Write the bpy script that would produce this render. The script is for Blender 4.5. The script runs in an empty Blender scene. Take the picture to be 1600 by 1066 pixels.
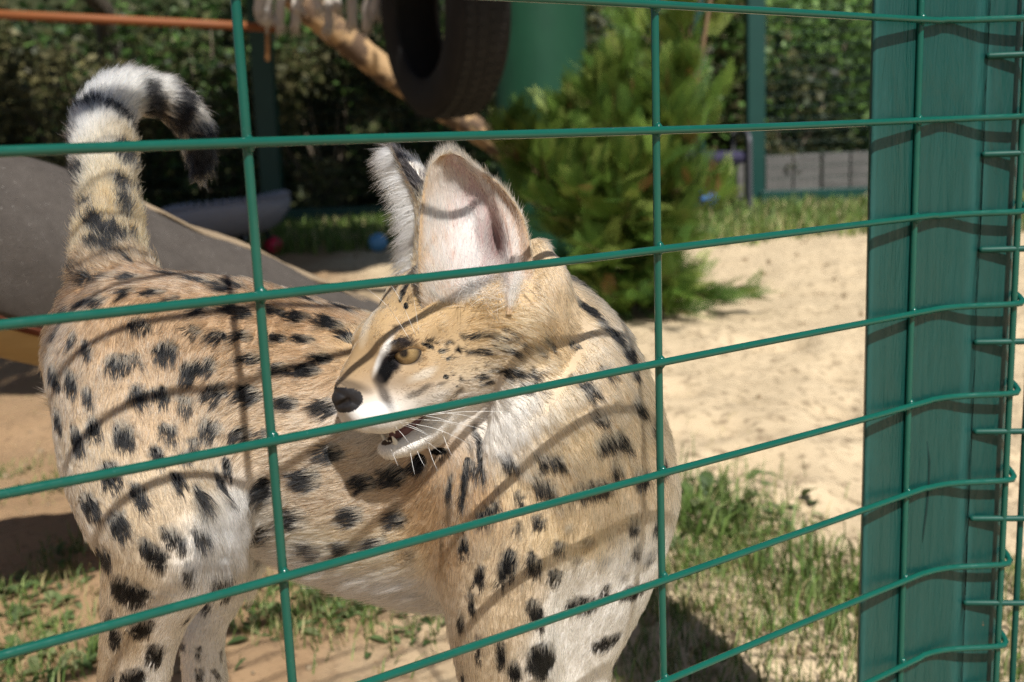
import bpy, bmesh, math, random
import numpy as np
from mathutils import Vector, Matrix
from mathutils.bvhtree import BVHTree
from mathutils.kdtree import KDTree

random.seed(7)
RNG = np.random.default_rng(7)
scene = bpy.context.scene
COL = scene.collection
R = math.radians

# ------------------------------------------------------------------ camera
FPX, PITCH, ROLL, CAMH = 1678.13, 0.183917, -0.0391541, 0.65
_ct, _st, _cr, _sr = math.cos(PITCH), math.sin(PITCH), math.cos(ROLL), math.sin(ROLL)
_U = np.array((1.0, 0, 0)); _V = np.array((0, _st, _ct)); _F = np.array((0, _ct, -_st))
CR = _cr * _U + _sr * _V
CU = -_sr * _U + _cr * _V
CAM = np.array((0, 0, CAMH))
cam_d = bpy.data.cameras.new('camera')
cam = bpy.data.objects.new('camera', cam_d); COL.objects.link(cam)
m = Matrix.Identity(4)
for i in range(3):
    m[i][0] = CR[i]; m[i][1] = CU[i]; m[i][2] = -_F[i]; m[i][3] = CAM[i]
cam.matrix_world = m
cam_d.sensor_width = 36; cam_d.lens = FPX / 1600 * 36
cam_d.clip_start = 0.02; cam_d.clip_end = 400
cam_d.dof.use_dof = True; cam_d.dof.focus_distance = 0.645; cam_d.dof.aperture_fstop = 9.0
scene.camera = cam

# ------------------------------------------------------------------ sky, sun, exposure
SUN_EL, SUN_AZ = 53.0, -19.0        # the light travels away from the camera, a little to the left, and down
w = bpy.data.worlds.new('World'); scene.world = w; w.use_nodes = True
nt = w.node_tree; nt.nodes.clear()
sky = nt.nodes.new('ShaderNodeTexSky'); sky.sky_type = 'NISHITA'; sky.sun_disc = False
sky.sun_elevation = R(SUN_EL); sky.sun_rotation = R(180 + SUN_AZ); sky.altitude = 100
bg = nt.nodes.new('ShaderNodeBackground'); bg.inputs[1].default_value = 0.055
wo = nt.nodes.new('ShaderNodeOutputWorld')
nt.links.new(sky.outputs[0], bg.inputs[0]); nt.links.new(bg.outputs[0], wo.inputs[0])
sun_d = bpy.data.lights.new('sun', 'SUN'); sun_d.energy = 5.0; sun_d.angle = R(0.65); sun_d.color = (1, 0.97, 0.925)
sun = bpy.data.objects.new('sun', sun_d); COL.objects.link(sun)
_sd = Vector((math.sin(R(SUN_AZ)) * math.cos(R(SUN_EL)), math.cos(R(SUN_AZ)) * math.cos(R(SUN_EL)), -math.sin(R(SUN_EL))))
sun.rotation_euler = _sd.to_track_quat('-Z', 'Y').to_euler(); sun.location = (0, -3, 6)
vs = scene.view_settings
vs.view_transform = 'Standard'; vs.look = 'None'; vs.gamma = 1; vs.exposure = 0.32; vs.use_curve_mapping = False
cy = scene.cycles
cy.max_bounces = 10; cy.diffuse_bounces = 3; cy.glossy_bounces = 3; cy.transmission_bounces = 8; cy.transparent_max_bounces = 8
cy.use_adaptive_sampling = True; cy.adaptive_threshold = 0.02
cy.use_denoising = True; cy.denoising_prefilter = 'NONE'
cy.sample_clamp_indirect = 6
scene.cycles_curves.shape = 'RIBBONS'; scene.cycles_curves.subdivisions = 2

# ------------------------------------------------------------------ helpers
def P(px, py, d):
    """world point seen at photograph pixel (px, py), d metres along the view axis"""
    X, Y = px - 800.0, py - 533.0
    return CAM + _F * d + CR * (X / FPX * d) + CU * (-Y / FPX * d)
def PG(px, py, z=0.0):
    """point of the level z seen at that pixel"""
    v = _F + CR * ((px - 800) / FPX) - CU * ((py - 533) / FPX)
    return CAM + v * ((z - CAMH) / v[2])
def PX(p):
    v = np.asarray(p, float) - CAM
    d = v @ _F
    return np.stack([800 + FPX * (v @ CR) / d, 533 - FPX * (v @ CU) / d, d], -1)
def tag(o, label=None, cat=None, group=None, kind=None):
    if label: o['label'] = label
    if cat: o['category'] = cat
    if group: o['group'] = group
    if kind: o['kind'] = kind
    return o
def empty(name, loc, rz=0.0):
    o = bpy.data.objects.new(name, None); COL.objects.link(o)
    o.location = loc; o.rotation_euler = (0, 0, rz); o.empty_display_size = 0.05
    return o
def link(name, me, mat=None, parent=None):
    o = bpy.data.objects.new(name, me); COL.objects.link(o)
    if mat is not None and not me.materials: me.materials.append(mat)
    if parent is not None:
        o.parent = parent
        o.matrix_parent_inverse = Matrix.Translation(parent.location).inverted() if parent.parent is None and parent.type == 'EMPTY' else Matrix.Identity(4)
    return o
class MB:
    """collects faces of one mesh, in world coordinates"""
    def __init__(s): s.v = []; s.f = []
    def add(s, v, f):
        n = len(s.v); s.v += [tuple(map(float, q)) for q in v]; s.f += [tuple(n + i for i in q) for q in f]
        return s
    def box(s, c, size, rz=0.0, rot=None):
        h = np.array(size) / 2
        M = np.array(rot) if rot is not None else np.array(((math.cos(rz), -math.sin(rz), 0), (math.sin(rz), math.cos(rz), 0), (0, 0, 1)))
        v = [np.array(c) + M @ (h * np.array(q)) for q in ((-1,-1,-1),(1,-1,-1),(1,1,-1),(-1,1,-1),(-1,-1,1),(1,-1,1),(1,1,1),(-1,1,1))]
        return s.add(v, [(0,3,2,1),(4,5,6,7),(0,1,5,4),(1,2,6,5),(2,3,7,6),(3,0,4,7)])
    def tube(s, pts, rad, n=10, caps=True, jit=0.0):
        pts = [np.array(p, float) for p in pts]; m = len(pts)
        rad = [rad] * m if np.isscalar(rad) else list(rad)
        t0 = pts[1] - pts[0]; ref = np.array((0, 0, 1.0)) if abs(t0[2]) < 0.8 * np.linalg.norm(t0) else np.array((1.0, 0, 0))
        V = []
        a = None
        for i in range(m):
            t = pts[min(i + 1, m - 1)] - pts[max(i - 1, 0)]; t /= np.linalg.norm(t) + 1e-12
            a = np.cross(t, ref) if a is None else a - t * (a @ t)
            a /= np.linalg.norm(a) + 1e-12; b = np.cross(t, a)
            for k in range(n):
                q = 2 * math.pi * k / n
                r = rad[i] * (1 + (random.uniform(-jit, jit) if jit else 0))
                V.append(pts[i] + (a * math.cos(q) + b * math.sin(q)) * r)
        Fc = [(i*n+k, i*n+(k+1)%n, (i+1)*n+(k+1)%n, (i+1)*n+k) for i in range(m-1) for k in range(n)]
        if caps: Fc += [tuple(range(n))[::-1], tuple((m-1)*n + k for k in range(n))]
        return s.add(V, Fc)
    def build(s, name, mat=None, parent=None, smooth=True, bevel=0.0):
        me = bpy.data.meshes.new(name); me.from_pydata(s.v, [], s.f); me.update()
        if smooth: me.shade_smooth()
        o = link(name, me, mat, parent)
        if bevel:
            b = o.modifiers.new('bevel', 'BEVEL'); b.width = bevel; b.segments = 2; b.limit_method = 'ANGLE'
        return o
def np_mesh(name, V, F, mat=None, parent=None, smooth=False, cols=None):
    """fast mesh from arrays; F is (n,3) or (n,4)"""
    me = bpy.data.meshes.new(name); V = np.asarray(V, np.float32); F = np.asarray(F, np.int32)
    me.vertices.add(len(V)); me.vertices.foreach_set('co', V.ravel())
    k = F.shape[1]
    me.loops.add(F.size); me.loops.foreach_set('vertex_index', F.ravel())
    me.polygons.add(len(F)); me.polygons.foreach_set('loop_start', np.arange(0, F.size, k, dtype=np.int32))
    try: me.polygons.foreach_set('loop_total', np.full(len(F), k, np.int32))
    except Exception: pass
    me.update(calc_edges=True); me.validate()
    if smooth: me.shade_smooth()
    if cols is not None:
        at = me.color_attributes.new('col', 'FLOAT_COLOR', 'POINT')
        c4 = np.ones((len(V), 4), np.float32); c4[:, :3] = cols; at.data.foreach_set('color', c4.ravel())
    return link(name, me, mat, parent)
def spline(pts, n):
    """Catmull-Rom through rows of any width"""
    p = np.asarray(pts, float); m = len(p)
    q = np.vstack([2 * p[0] - p[1], p, 2 * p[-1] - p[-2]])
    out = []
    for t in np.linspace(0, m - 1, n):
        i = min(int(t), m - 2); u = t - i
        a, b, c, d = q[i], q[i+1], q[i+2], q[i+3]
        out.append(0.5 * (2*b + (c-a)*u + (2*a-5*b+4*c-d)*u*u + (3*b-a-3*c+d)*u**3))
    return np.array(out)
def vnoise(p, freq, seed=0):
    """smooth 3D value noise in -1..1"""
    p = np.asarray(p, float) * freq + seed * 17.31
    i = np.floor(p).astype(np.int64); f = p - i; f = f*f*(3-2*f)
    def h(dx, dy, dz):
        n = (i[:,0]+dx) * 374761393 + (i[:,1]+dy) * 668265263 + (i[:,2]+dz) * 2147483647 + seed * 144665
        n = (n ^ (n >> 13)) * 1274126177
        n = n ^ (n >> 16)
        return (n & 0xffff) / 32767.5 - 1
    r = 0
    for dx in (0,1):
        for dy in (0,1):
            for dz in (0,1):
                r = r + h(dx,dy,dz) * (f[:,0] if dx else 1-f[:,0]) * (f[:,1] if dy else 1-f[:,1]) * (f[:,2] if dz else 1-f[:,2])
    return r

# ------------------------------------------------------------------ materials
class NT:
    def __init__(s, name):
        s.m = bpy.data.materials.new(name); s.m.use_nodes = True; s.t = s.m.node_tree; s.t.nodes.clear()
        s.out = s.n('OutputMaterial')
    def n(s, k, **kw):
        o = s.t.nodes.new('ShaderNode' + k)
        for a, v in kw.items(): setattr(o, a, v)
        return o
    def l(s, a, b): s.t.links.new(a, b)
    def noise(s, scale, detail=4, rough=0.55, vec=None, dist=0.0):
        o = s.n('TexNoise'); o.inputs['Scale'].default_value = scale; o.inputs['Detail'].default_value = detail
        o.inputs['Roughness'].default_value = rough; o.inputs['Distortion'].default_value = dist
        s.l(vec if vec is not None else s.obj(), o.inputs['Vector']); return o.outputs[0]
    def obj(s):
        if not hasattr(s, '_tc'): s._tc = s.n('NewGeometry')
        return s._tc.outputs['Position']
    def mapv(s, scale=(1,1,1), rot=(0,0,0)):
        o = s.n('Mapping'); o.inputs['Scale'].default_value = scale; o.inputs['Rotation'].default_value = rot
        s.l(s.obj(), o.inputs[0]); return o.outputs[0]
    def ramp(s, fac, stops):
        o = s.n('ValToRGB'); e = o.color_ramp.elements
        while len(e) < len(stops): e.new(0.5)
        for q, (p, c) in zip(e, stops):
            q.position = p; q.color = (c, c, c, 1) if np.isscalar(c) else (*c, 1)
        s.l(fac, o.inputs[0]); return o.outputs[0]
    def mix(s, fac, a, b, mode='MIX'):
        o = s.n('Mix', data_type='RGBA', blend_type=mode)
        for v, i in ((fac, 0), (a, 6), (b, 7)):
            if hasattr(v, 'node'): s.l(v, o.inputs[i])
            else: o.inputs[i].default_value = v if np.isscalar(v) else (*v, 1)
        return o.outputs[2]
    def bsdf(s, col, rough=0.6, spec=0.5, bump=None, bstr=0.3, bdist=0.01, **kw):
        o = s.n('BsdfPrincipled')
        if hasattr(col, 'node'): s.l(col, o.inputs['Base Color'])
        else: o.inputs['Base Color'].default_value = (*col, 1)
        if hasattr(rough, 'node'): s.l(rough, o.inputs['Roughness'])
        else: o.inputs['Roughness'].default_value = rough
        o.inputs['Specular IOR Level'].default_value = spec
        for k, v in kw.items(): o.inputs[k.replace('_', ' ')].default_value = v
        if bump is not None:
            b = s.n('Bump'); b.inputs['Strength'].default_value = bstr; b.inputs['Distance'].default_value = bdist
            s.l(bump, b.inputs['Height']); s.l(b.outputs[0], o.inputs['Normal'])
        s.l(o.outputs[0], s.out.inputs[0]); s.b = o
        return s.m
def attr_mat(name, rough=0.6, spec=0.3, trans=0.0, var=0.25, scale=30):
    """leaf / skin material that takes its colour from the 'col' attribute"""
    t = NT(name); a = t.n('Attribute', attribute_name='col')
    c = a.outputs['Color']
    if var:
        c = t.mix(1.0, c, t.ramp(t.noise(scale, 3), [(0.3, 1 - var), (0.7, 1 + var)]), 'MULTIPLY')
    if not trans: return t.bsdf(c, rough, spec)
    m = t.bsdf(c, rough, spec)
    tr = t.n('BsdfTranslucent'); t.l(c, tr.inputs[0]); mx = t.n('MixShader'); mx.inputs[0].default_value = trans
    t.l(t.b.outputs[0], mx.inputs[1]); t.l(tr.outputs[0], mx.inputs[2]); t.l(mx.outputs[0], t.out.inputs[0])
    return m
# ================================================================== the setting
# ---- ground: bare earth on the left, pale sand on the right, worn and trodden
def ground_z(x, y):
    p = np.stack([x, y, np.zeros_like(x)], 1)
    near = np.clip(1.4 - np.abs(y) / 12, 0, 1)
    z = (.018 * vnoise(p, 2.2, 61) + .016 * vnoise(p, 6, 62) + .013 * vnoise(p, 14, 63) + .006 * vnoise(p, 36, 64)) * near
    return z
rows_y = np.concatenate([[-150, -40, -12, -5, -2, -1, -.3], .35 * 1.0165 ** np.arange(0, 225), [18, 26, 45, 90, 200, 380]])
tcol = np.linspace(-1, 1, 261); tcol = np.sign(tcol) * np.abs(tcol) ** 1.25
GX = tcol[None, :] * (np.abs(rows_y)[:, None] * .85 + 1.5) + (np.sign(tcol) * np.abs(tcol) ** 14)[None, :] * (40 + 2 * np.abs(rows_y)[:, None]); GY = np.broadcast_to(rows_y[:, None], GX.shape)
gx, gy = GX.ravel(), GY.ravel(); gz = ground_z(gx, gy)
for _ in range(170):                                   # foot prints in the sand
    c = np.array((RNG.uniform(-.2, 4.5), RNG.uniform(1.6, 7.5))); r_ = RNG.uniform(.04, .11)
    m_ = np.abs(gx - c[0]) + np.abs(gy - c[1]) < .6; d_ = np.hypot(gx[m_] - c[0], (gy[m_] - c[1]) * RNG.uniform(.6, 1.3)) / r_
    gz[m_] += RNG.uniform(.012, .034) * (-np.exp(-d_**2 * 1.6) + .55 * np.exp(-((d_ - 1.5)/.5)**2))
nr, nc = GX.shape; ii, jj = np.meshgrid(np.arange(nr - 1), np.arange(nc - 1), indexing='ij'); a = (ii * nc + jj).ravel()
t = NT('ground'); geo = t.obj()
sand = t.mix(t.noise(7, 5, .62), (.50,.385,.24), (.72,.575,.38)); sand = t.mix(t.ramp(t.noise(38, 4), [(.52, 0), (.66, 1)]), sand, (.30,.225,.14))
earth = t.mix(t.noise(5, 5, .65), (.27,.165,.085), (.42,.285,.165)); earth = t.mix(t.ramp(t.noise(60, 4), [(.55, 0), (.7, 1)]), earth, (.20,.13,.075))
sx = t.n('SeparateXYZ'); t.l(geo, sx.inputs[0])
mad = t.n('Math', operation='MULTIPLY_ADD'); t.l(t.noise(1.6, 4), mad.inputs[0]); mad.inputs[1].default_value = .9; t.l(sx.outputs[0], mad.inputs[2])
md2 = t.n('Math', operation='MULTIPLY_ADD'); t.l(sx.outputs[1], md2.inputs[0]); md2.inputs[1].default_value = .16; t.l(mad.outputs[0], md2.inputs[2])
side = t.ramp(md2.outputs[0], [(.30, 0), (.75, 1)])
gcol = t.mix(side, earth, sand)
far_ = t.ramp(sx.outputs[1], [(0, 0), (1, 1)])
mr = t.n('MapRange'); t.l(sx.outputs[1], mr.inputs[0]); mr.inputs[1].default_value = 6.6; mr.inputs[2].default_value = 7.6
gcol = t.mix(mr.outputs[0], gcol, (.10,.115,.045))
speck = t.ramp(t.noise(210, 3, .8), [(.60, 0), (.68, 1)]); gcol = t.mix(speck, gcol, t.mix(.5, gcol, (.12,.09,.06)))
hb_ = t.mix(.5, t.noise(60, 6, .7), t.noise(420, 3, .7))
gmat = t.bsdf(gcol, .95, .15, bump=hb_, bstr=.55, bdist=.014)
ground = np_mesh('ground', np.stack([gx, gy, gz], 1), np.stack([a, a + 1, a + nc + 1, a + nc], 1), gmat, None, True); ground['kind'] = 'structure'
def GZ(x, y): return float(ground_z(np.array([float(x)]), np.array([float(y)]))[0])

# ---- grass and weeds
leafm = attr_mat('grass_blade', .55, .25, .30, .18, 40)
def blades(name, roots, h, w_, cols, lean=.5, parent=None):
    """thin bent blades, each three triangles"""
    n = len(roots); az = RNG.uniform(0, 2*np.pi, n); h = np.broadcast_to(h, n) * RNG.uniform(.6, 1.3, n); w_ = np.broadcast_to(w_, n)
    ln = RNG.uniform(.15, 1, n) * lean; d = np.stack([np.cos(az), np.sin(az), np.zeros(n)], 1); s_ = np.stack([-np.sin(az + .5), np.cos(az + .5), np.zeros(n)], 1)
    up = np.array((0, 0, 1.0))
    m_ = roots + up * (h * .6)[:, None] + d * (h * ln * .35)[:, None]; tp = roots + up * (h * (1 - .35 * ln))[:, None] + d * (h * ln)[:, None]
    V_ = np.stack([roots - s_ * w_[:, None], roots + s_ * w_[:, None], m_ + s_ * (w_ * .8)[:, None], m_ - s_ * (w_ * .8)[:, None], tp], 1).reshape(-1, 3)
    b = np.arange(n) * 5; F_ = np.concatenate([np.stack([b, b+1, b+2], 1), np.stack([b, b+2, b+3], 1), np.stack([b+3, b+2, b+4], 1)])
    return np_mesh(name, V_, F_, leafm, parent, False, np.repeat(cols, 5, 0))
def pick(pal, n, jit=.2):
    pal = np.array(pal); c = pal[RNG.integers(len(pal), size=n)]; return np.clip(c * RNG.normal(1, jit, (n, 1)), .01, .8)
GREEN = [(.10,.17,.035),(.14,.21,.05),(.08,.13,.03),(.19,.24,.08)]; DRY = [(.42,.36,.17),(.50,.42,.22),(.33,.29,.13)]
# near lawn at the foot of the fence, right
n = 26000; r_ = np.stack([RNG.uniform(.08, 1.35, n), RNG.uniform(.95, 2.25, n)], 1)
k = vnoise(np.c_[r_, np.zeros(n)], 3.0, 71) + .5 * vnoise(np.c_[r_, np.zeros(n)], 9, 72)
q = PX(np.c_[r_, np.zeros(n)]); lim = np.interp(q[:,0], (700, 1060, 1340, 1700), (1010, 850, 850, 870)); keep = (k > .0 + .9 * np.clip((lim + 25 - q[:,1]) / 70, -1, 1.2)) & (q[:,1] > lim - 60)
r_ = r_[keep]; n = len(r_); root_ = np.c_[r_, ground_z(r_[:,0], r_[:,1])]
tag(blades('grass', root_, .034, .0011, np.where((RNG.random(n) < .72)[:, None], pick(GREEN + [(.17,.27,.07)], n), pick(DRY, n)), .9), 'short mixed green and straw coloured grass along the foot of the fence', 'grass', kind='stuff')
# straw and litter lying on the earth
n = 2600; r_ = np.stack([RNG.uniform(-1.6, .6, n), RNG.uniform(1.0, 3.0, n)], 1); root_ = np.c_[r_, ground_z(r_[:,0], r_[:,1]) + .002]
tag(blades('straw_litter', root_, .010, .0008, pick(DRY + [(.30,.22,.12)], n), 4.5), 'dry straw bits scattered over the brown earth', 'straw', kind='stuff')
# lawn at the back
n = 24000; r_ = np.stack([RNG.uniform(-5.5, 5.5, n), RNG.uniform(6.2, 9.6, n)], 1); k = vnoise(np.c_[r_, np.zeros(n)], 1.1, 74); keep = k > .7 - 1.6 * np.clip((r_[:,1] - 6.1) / 1.0, 0, 1)
r_ = r_[keep]; n = len(r_); root_ = np.c_[r_, ground_z(r_[:,0], r_[:,1])]
tag(blades('lawn', root_, .13, .006, np.where((RNG.random(n) < .85)[:, None], pick(GREEN + [(.17,.25,.05)], n), pick(DRY, n)), .7), 'strip of long green grass behind the sand', 'grass', kind='stuff')
# clods, droppings and small stones lying on the sand
ic = bmesh.new(); bmesh.ops.create_icosphere(ic, subdivisions=1, radius=1.0); IV = np.array([v.co[:] for v in ic.verts]); IF = np.array([[v.index for v in f.verts] for f in ic.faces]); ic.free()
n = 620; cx_ = RNG.uniform(-1.4, 3.4, n); cy2 = 1.25 + 5.2 * RNG.random(n) ** 1.5; sz = RNG.uniform(.003, .010, n) * (1 + .15 * cy2); cz2 = ground_z(cx_, cy2)
Vc = (IV[None] * RNG.uniform(.55, 1.25, (n, len(IV), 1)) * RNG.uniform(.6, 1.3, (n, 1, 3)) * sz[:, None, None] + np.stack([cx_, cy2, cz2 + sz * .25], 1)[:, None]).reshape(-1, 3)
clm = NT('earth_clod'); clm.bsdf(clm.mix(clm.noise(30, 3), (.16,.115,.07), (.34,.26,.165)), .95, .1, bump=clm.noise(300, 3), bstr=.5, bdist=.003)
o = np_mesh('clods', Vc, (IF[None] + (np.arange(n) * len(IV))[:, None, None]).reshape(-1, 3), clm.m, None, True); tag(o, 'small clods and stones scattered over the sand', 'clods', kind='stuff')
# broad-leaved weeds
def weed(px, py, nl, size, label, spread=1.0):
    c = PG(px, py); c[2] = GZ(c[0], c[1]); root = empty('weed', tuple(c)); tag(root, label, 'weed', 'weeds growing in the earth')
    Vs, Fs, Cs = [], [], []
    for _ in range(int(nl * 1.1)):
        az = RNG.uniform(0, 2*np.pi); e = RNG.uniform(.05, .9); L = size * RNG.uniform(.3, .75); o = c + np.array((RNG.normal(0, .9), RNG.normal(0, .9), 0)) * size * spread; o[2] = GZ(o[0], o[1])
        d = np.array((math.cos(az) * math.cos(e), math.sin(az) * math.cos(e), math.sin(e))); s_ = np.array((-math.sin(az), math.cos(az), 0)); u_ = np.cross(s_, d) * -1
        W_ = L * RNG.uniform(.16, .26); b = len(Vs)
        for tt, ww, dr in ((0,.1,0),(.3,.8,.03),(.6,1,.0),(.85,.6,-.08),(1,.02,-.18)):
            m_ = o + d * L * tt + np.array((0, 0, dr * L))
            Vs += [m_ - s_ * W_ * ww + u_ * W_ * ww * .25, m_ , m_ + s_ * W_ * ww + u_ * W_ * ww * .25]
        for k in range(4):
            Fs += [(b+3*k, b+3*k+1, b+3*k+4, b+3*k+3), (b+3*k+1, b+3*k+2, b+3*k+5, b+3*k+4)]
        Cs += [pick([(.11,.16,.06),(.14,.19,.075),(.19,.22,.10),(.08,.13,.045)], 1)[0]] * 15
    gr = np.c_[RNG.normal(c[0], size, nl * 5), RNG.normal(c[1], size * 1.2, nl * 5)]; gb_ = blades('blades', np.c_[gr, ground_z(gr[:,0], gr[:,1])], size * .7, .0011, pick(GREEN + DRY[:1], nl * 5), 1.0, root); gb_['kind'] = 'stuff'
    np_mesh('leaves', np.array(Vs), np.array(Fs), leafm, root, True, np.array(Cs))
for w_ in ((40,945,46,.05,'leafy weed patch on the earth beside the left picture edge'), (215,1010,30,.05,'small weed behind the hind leg of the cat'), (40,1045,50,.06,'weed clump in the bottom left corner'), (100,885,26,.045,'thin weed next to the cat hind leg on the earth'), (20,740,12,.035,'tiny sprout on the earth far left'), (70,770,14,.04,'tiny sprout left of the cat thigh'),
           (430,960,44,.05,'low weed in the shade under the cat belly'), (540,975,34,.05,'low weed on the mound under the belly'), (660,990,26,.045,'weed beside the fore leg'), (500,930,34,.05,'shaded weed behind the belly hair'),
           (1100,800,60,.085,'lush green weed at the edge of the sand behind the chest'), (1130,850,40,.07,'smaller weed just below the lush one at the sand edge'), (1180,830,18,.06,'sparse weed on the sand edge')):
    weed(*w_)
def clump(px, py, n, h, label):
    c = PG(px, py); r_ = np.c_[RNG.normal(c[0], .05, n), RNG.normal(c[1], .06, n)]; root_ = np.c_[r_, ground_z(r_[:,0], r_[:,1])]
    tag(blades('grass_tuft', root_, h, .0022, pick(GREEN, n), .9), label, 'grass tuft', 'grass tufts on the sand', 'stuff')
clump(1255, 905, 90, .07, 'tall green grass tuft left of the green post'); clump(1090, 830, 120, .08, 'tall grass blades rising among the lush weed'); clump(1310, 960, 90, .06, 'grass tuft against the foot of the green post')

# ---- fence panels of plastic coated wire
PH = dict(x0=-.11557, y0=.500286, z0=.07333 + CAMH, phi=.598209, w=.2515, h=.07)
wire_m = NT('green_coated_wire'); wc = wire_m.mix(wire_m.ramp(wire_m.noise(420, 4, .7), [(.66, 0), (.72, 1)]), wire_m.mix(wire_m.noise(45, 3), (.003,.066,.045), (.006,.090,.063)), (.03,.12,.095)); wire_m.bsdf(wc, wire_m.ramp(wire_m.noise(160, 4), [(.3,.12),(.7,.26)]), .5, bump=wire_m.noise(190, 3), bstr=.10, bdist=.0012)
fd = np.array((math.cos(PH['phi']), math.sin(PH['phi']), 0)); fn = np.array((-math.sin(PH['phi']), math.cos(PH['phi']), 0)); FO = np.array((PH['x0'], PH['y0'], 0))
WR = .00238
def fp(s_, z, off=0.0): return FO + fd * s_ + fn * off + np.array((0, 0, z))
s_b = .5395                                            # where the wires are bent round the post
fence1 = empty('wire_fence', tuple(fp(0, 0))); tag(fence1, 'green coated wire mesh panel running across the front of the serval', 'wire fence', 'panels of green wire fence')
bend = fp(s_b, 0); v4 = bend + np.array((.0555, .002, 0))
for j in range(-7, 11):
    z = PH['z0'] - j * PH['h']
    if z < .02: continue
    wob = lambda s: .0007 * math.sin(s * 9 + j * 1.7)
    pts = [fp(s, z + wob(s), .0006 * math.sin(s * 7 + j)) for s in np.linspace(-1.1, s_b - .02, 26)]
    b0, b1_ = fp(s_b - .02, z), bend + np.array((.02, .0006, z))
    pts += [b0 * (1-t)**2 + 2 * t * (1-t) * (bend + np.array((0, 0, z))) + b1_ * t*t for t in np.linspace(.15, 1, 6)]
    pts += [bend + np.array((.04, .0012, z)), v4 + np.array((-.004, -.0002, z)), v4 + np.array((.0028, .001, z + .0004)), v4 + np.array((.0058, .005, z + .0015)), v4 + np.array((.0064, .011, z + .0035)), v4 + np.array((.0060, .020, z + .006))]
    MB().tube(pts, WR, 12).build('wire', wire_m.m, fence1)
for i in range(-4, 3):
    vm_ = MB()
    for j in range(-7, 10):
        c_ = fp(i * PH['w'], PH['z0'] - j * PH['h'], WR * .95); vm_.tube([c_ + np.array((0, 0, -.0042)), c_ + np.array((0, 0, -.0022)), c_ + np.array((0, 0, .0022)), c_ + np.array((0, 0, .0042))], [.0008, .0024, .0026, .0008], 8)
    vm_.tube([fp(i * PH['w'], z, 2 * WR - .0006) + fd * .0005 * math.sin(z * 8 + i) for z in np.linspace(.01, PH['z0'] + 7 * PH['h'] + .01, 30)], WR, 12).build('wire', wire_m.m, fence1)
MB().tube([fp(-1.1, PH['z0'] + 7.3 * PH['h']), fp(s_b + .03, PH['z0'] + 7.3 * PH['h'])], .013, 16).build('top_rail', wire_m.m, fence1)
MB().tube([v4 + np.array((-.001, 2 * WR - .0008, z)) for z in np.linspace(.01, PH['z0'] + 7 * PH['h'] + .01, 12)], WR, 12).build('wire', wire_m.m, fence1)
# the panel on the other side of the post
wire2 = NT('weathered_wire_coating'); wire2.bsdf(wire2.mix(wire2.noise(60, 3), (.003,.050,.036), (.006,.075,.054)), .5, .3, bump=wire2.noise(190, 3), bstr=.15, bdist=.0012)
d2 = np.array((.97, -.10, 0)); d2 /= np.linalg.norm(d2); _r = P(1528, 535, 1.0) - CAM; tip = CAM + _r * ((bend[1] + .0085) / _r[1])
fence2 = empty('wire_fence', (tip[0], tip[1], 0)); tag(fence2, 'green wire mesh panel whose wire ends stick out over the right side of the post', 'wire fence', 'panels of green wire fence')
for j in range(-12, 11):
    z = tip[2] + .0715 * j
    if z < .02 or z > 1.17: continue
    o_ = np.array((tip[0], tip[1], 0)) + d2 * RNG.uniform(-.003, .003)
    MB().tube([o_ + d2 * s + np.array((0, 0, z)) for s in (0, .002, .03, .06, .10, .3, .6)], [WR * .7, WR, WR, WR, WR, WR, WR], 12).build('wire', wire2.m, fence2)
for s in (.040, .29, .54): MB().tube([np.array((tip[0], tip[1], z)) + d2 * s + np.array((d2[1], -d2[0], 0)) * -.005 for z in np.linspace(.01, 1.17, 8)], WR, 12).build('wire', wire2.m, fence2)

# ---- the timber post
t = NT('green_painted_timber'); mv = t.mapv((1, 1, .10)); g1 = t.noise(150, 5, .6, mv, .8); g2 = t.noise(30, 4, .6, t.mapv((1, 1, .22)), 1.5)
col = t.mix(g2, (.003,.041,.034), (.0058,.060,.050)); col = t.mix(t.ramp(t.noise(75, 5, .7, t.mapv((1, 1, .30))), [(.70, 0), (.76, 1)]), col, (.03,.14,.13))
col = t.mix(t.ramp(t.noise(130, 3, .6, t.mapv((1, 1, .45))), [(.755, 0), (.775, 1)]), col, (.17,.085,.045))
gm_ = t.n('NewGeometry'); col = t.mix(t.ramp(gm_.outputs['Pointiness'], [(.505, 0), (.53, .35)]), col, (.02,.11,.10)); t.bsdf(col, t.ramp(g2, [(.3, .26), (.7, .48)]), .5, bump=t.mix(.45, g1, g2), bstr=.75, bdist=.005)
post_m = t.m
def on_depth(px, off):                                  # plan point seen at that column, off metres behind the bent wire
    r_ = P(px, 330, 1.0) - CAM; t_ = (bend[1] + off) / r_[1]; return np.array((r_[0] * t_, r_[1] * t_, 0))
c0 = on_depth(1503, .0085); aA = R(27); r_ = P(1357, 330, 1.0) - CAM
nA = np.array((math.sin(aA), -math.cos(aA), 0)); cl_ = r_ * ((c0 @ nA) / (r_[:2] @ nA[:2])); cl_[2] = 0
cr_ = on_depth(1588, .0135); e1 = (cl_ - c0) / np.linalg.norm(cl_ - c0)
post = empty('timber_post', (c0[0], c0[1], 0)); tag(post, 'thick square green painted timber post with fence wires bent around it', 'post')
back = np.array((.30, .954, 0)) * .06
plan = [cl_, c0, cr_, cr_ + back, (cl_ + cr_) / 2 + back * 1.25, cl_ + back * .9]; prof = []
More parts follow.
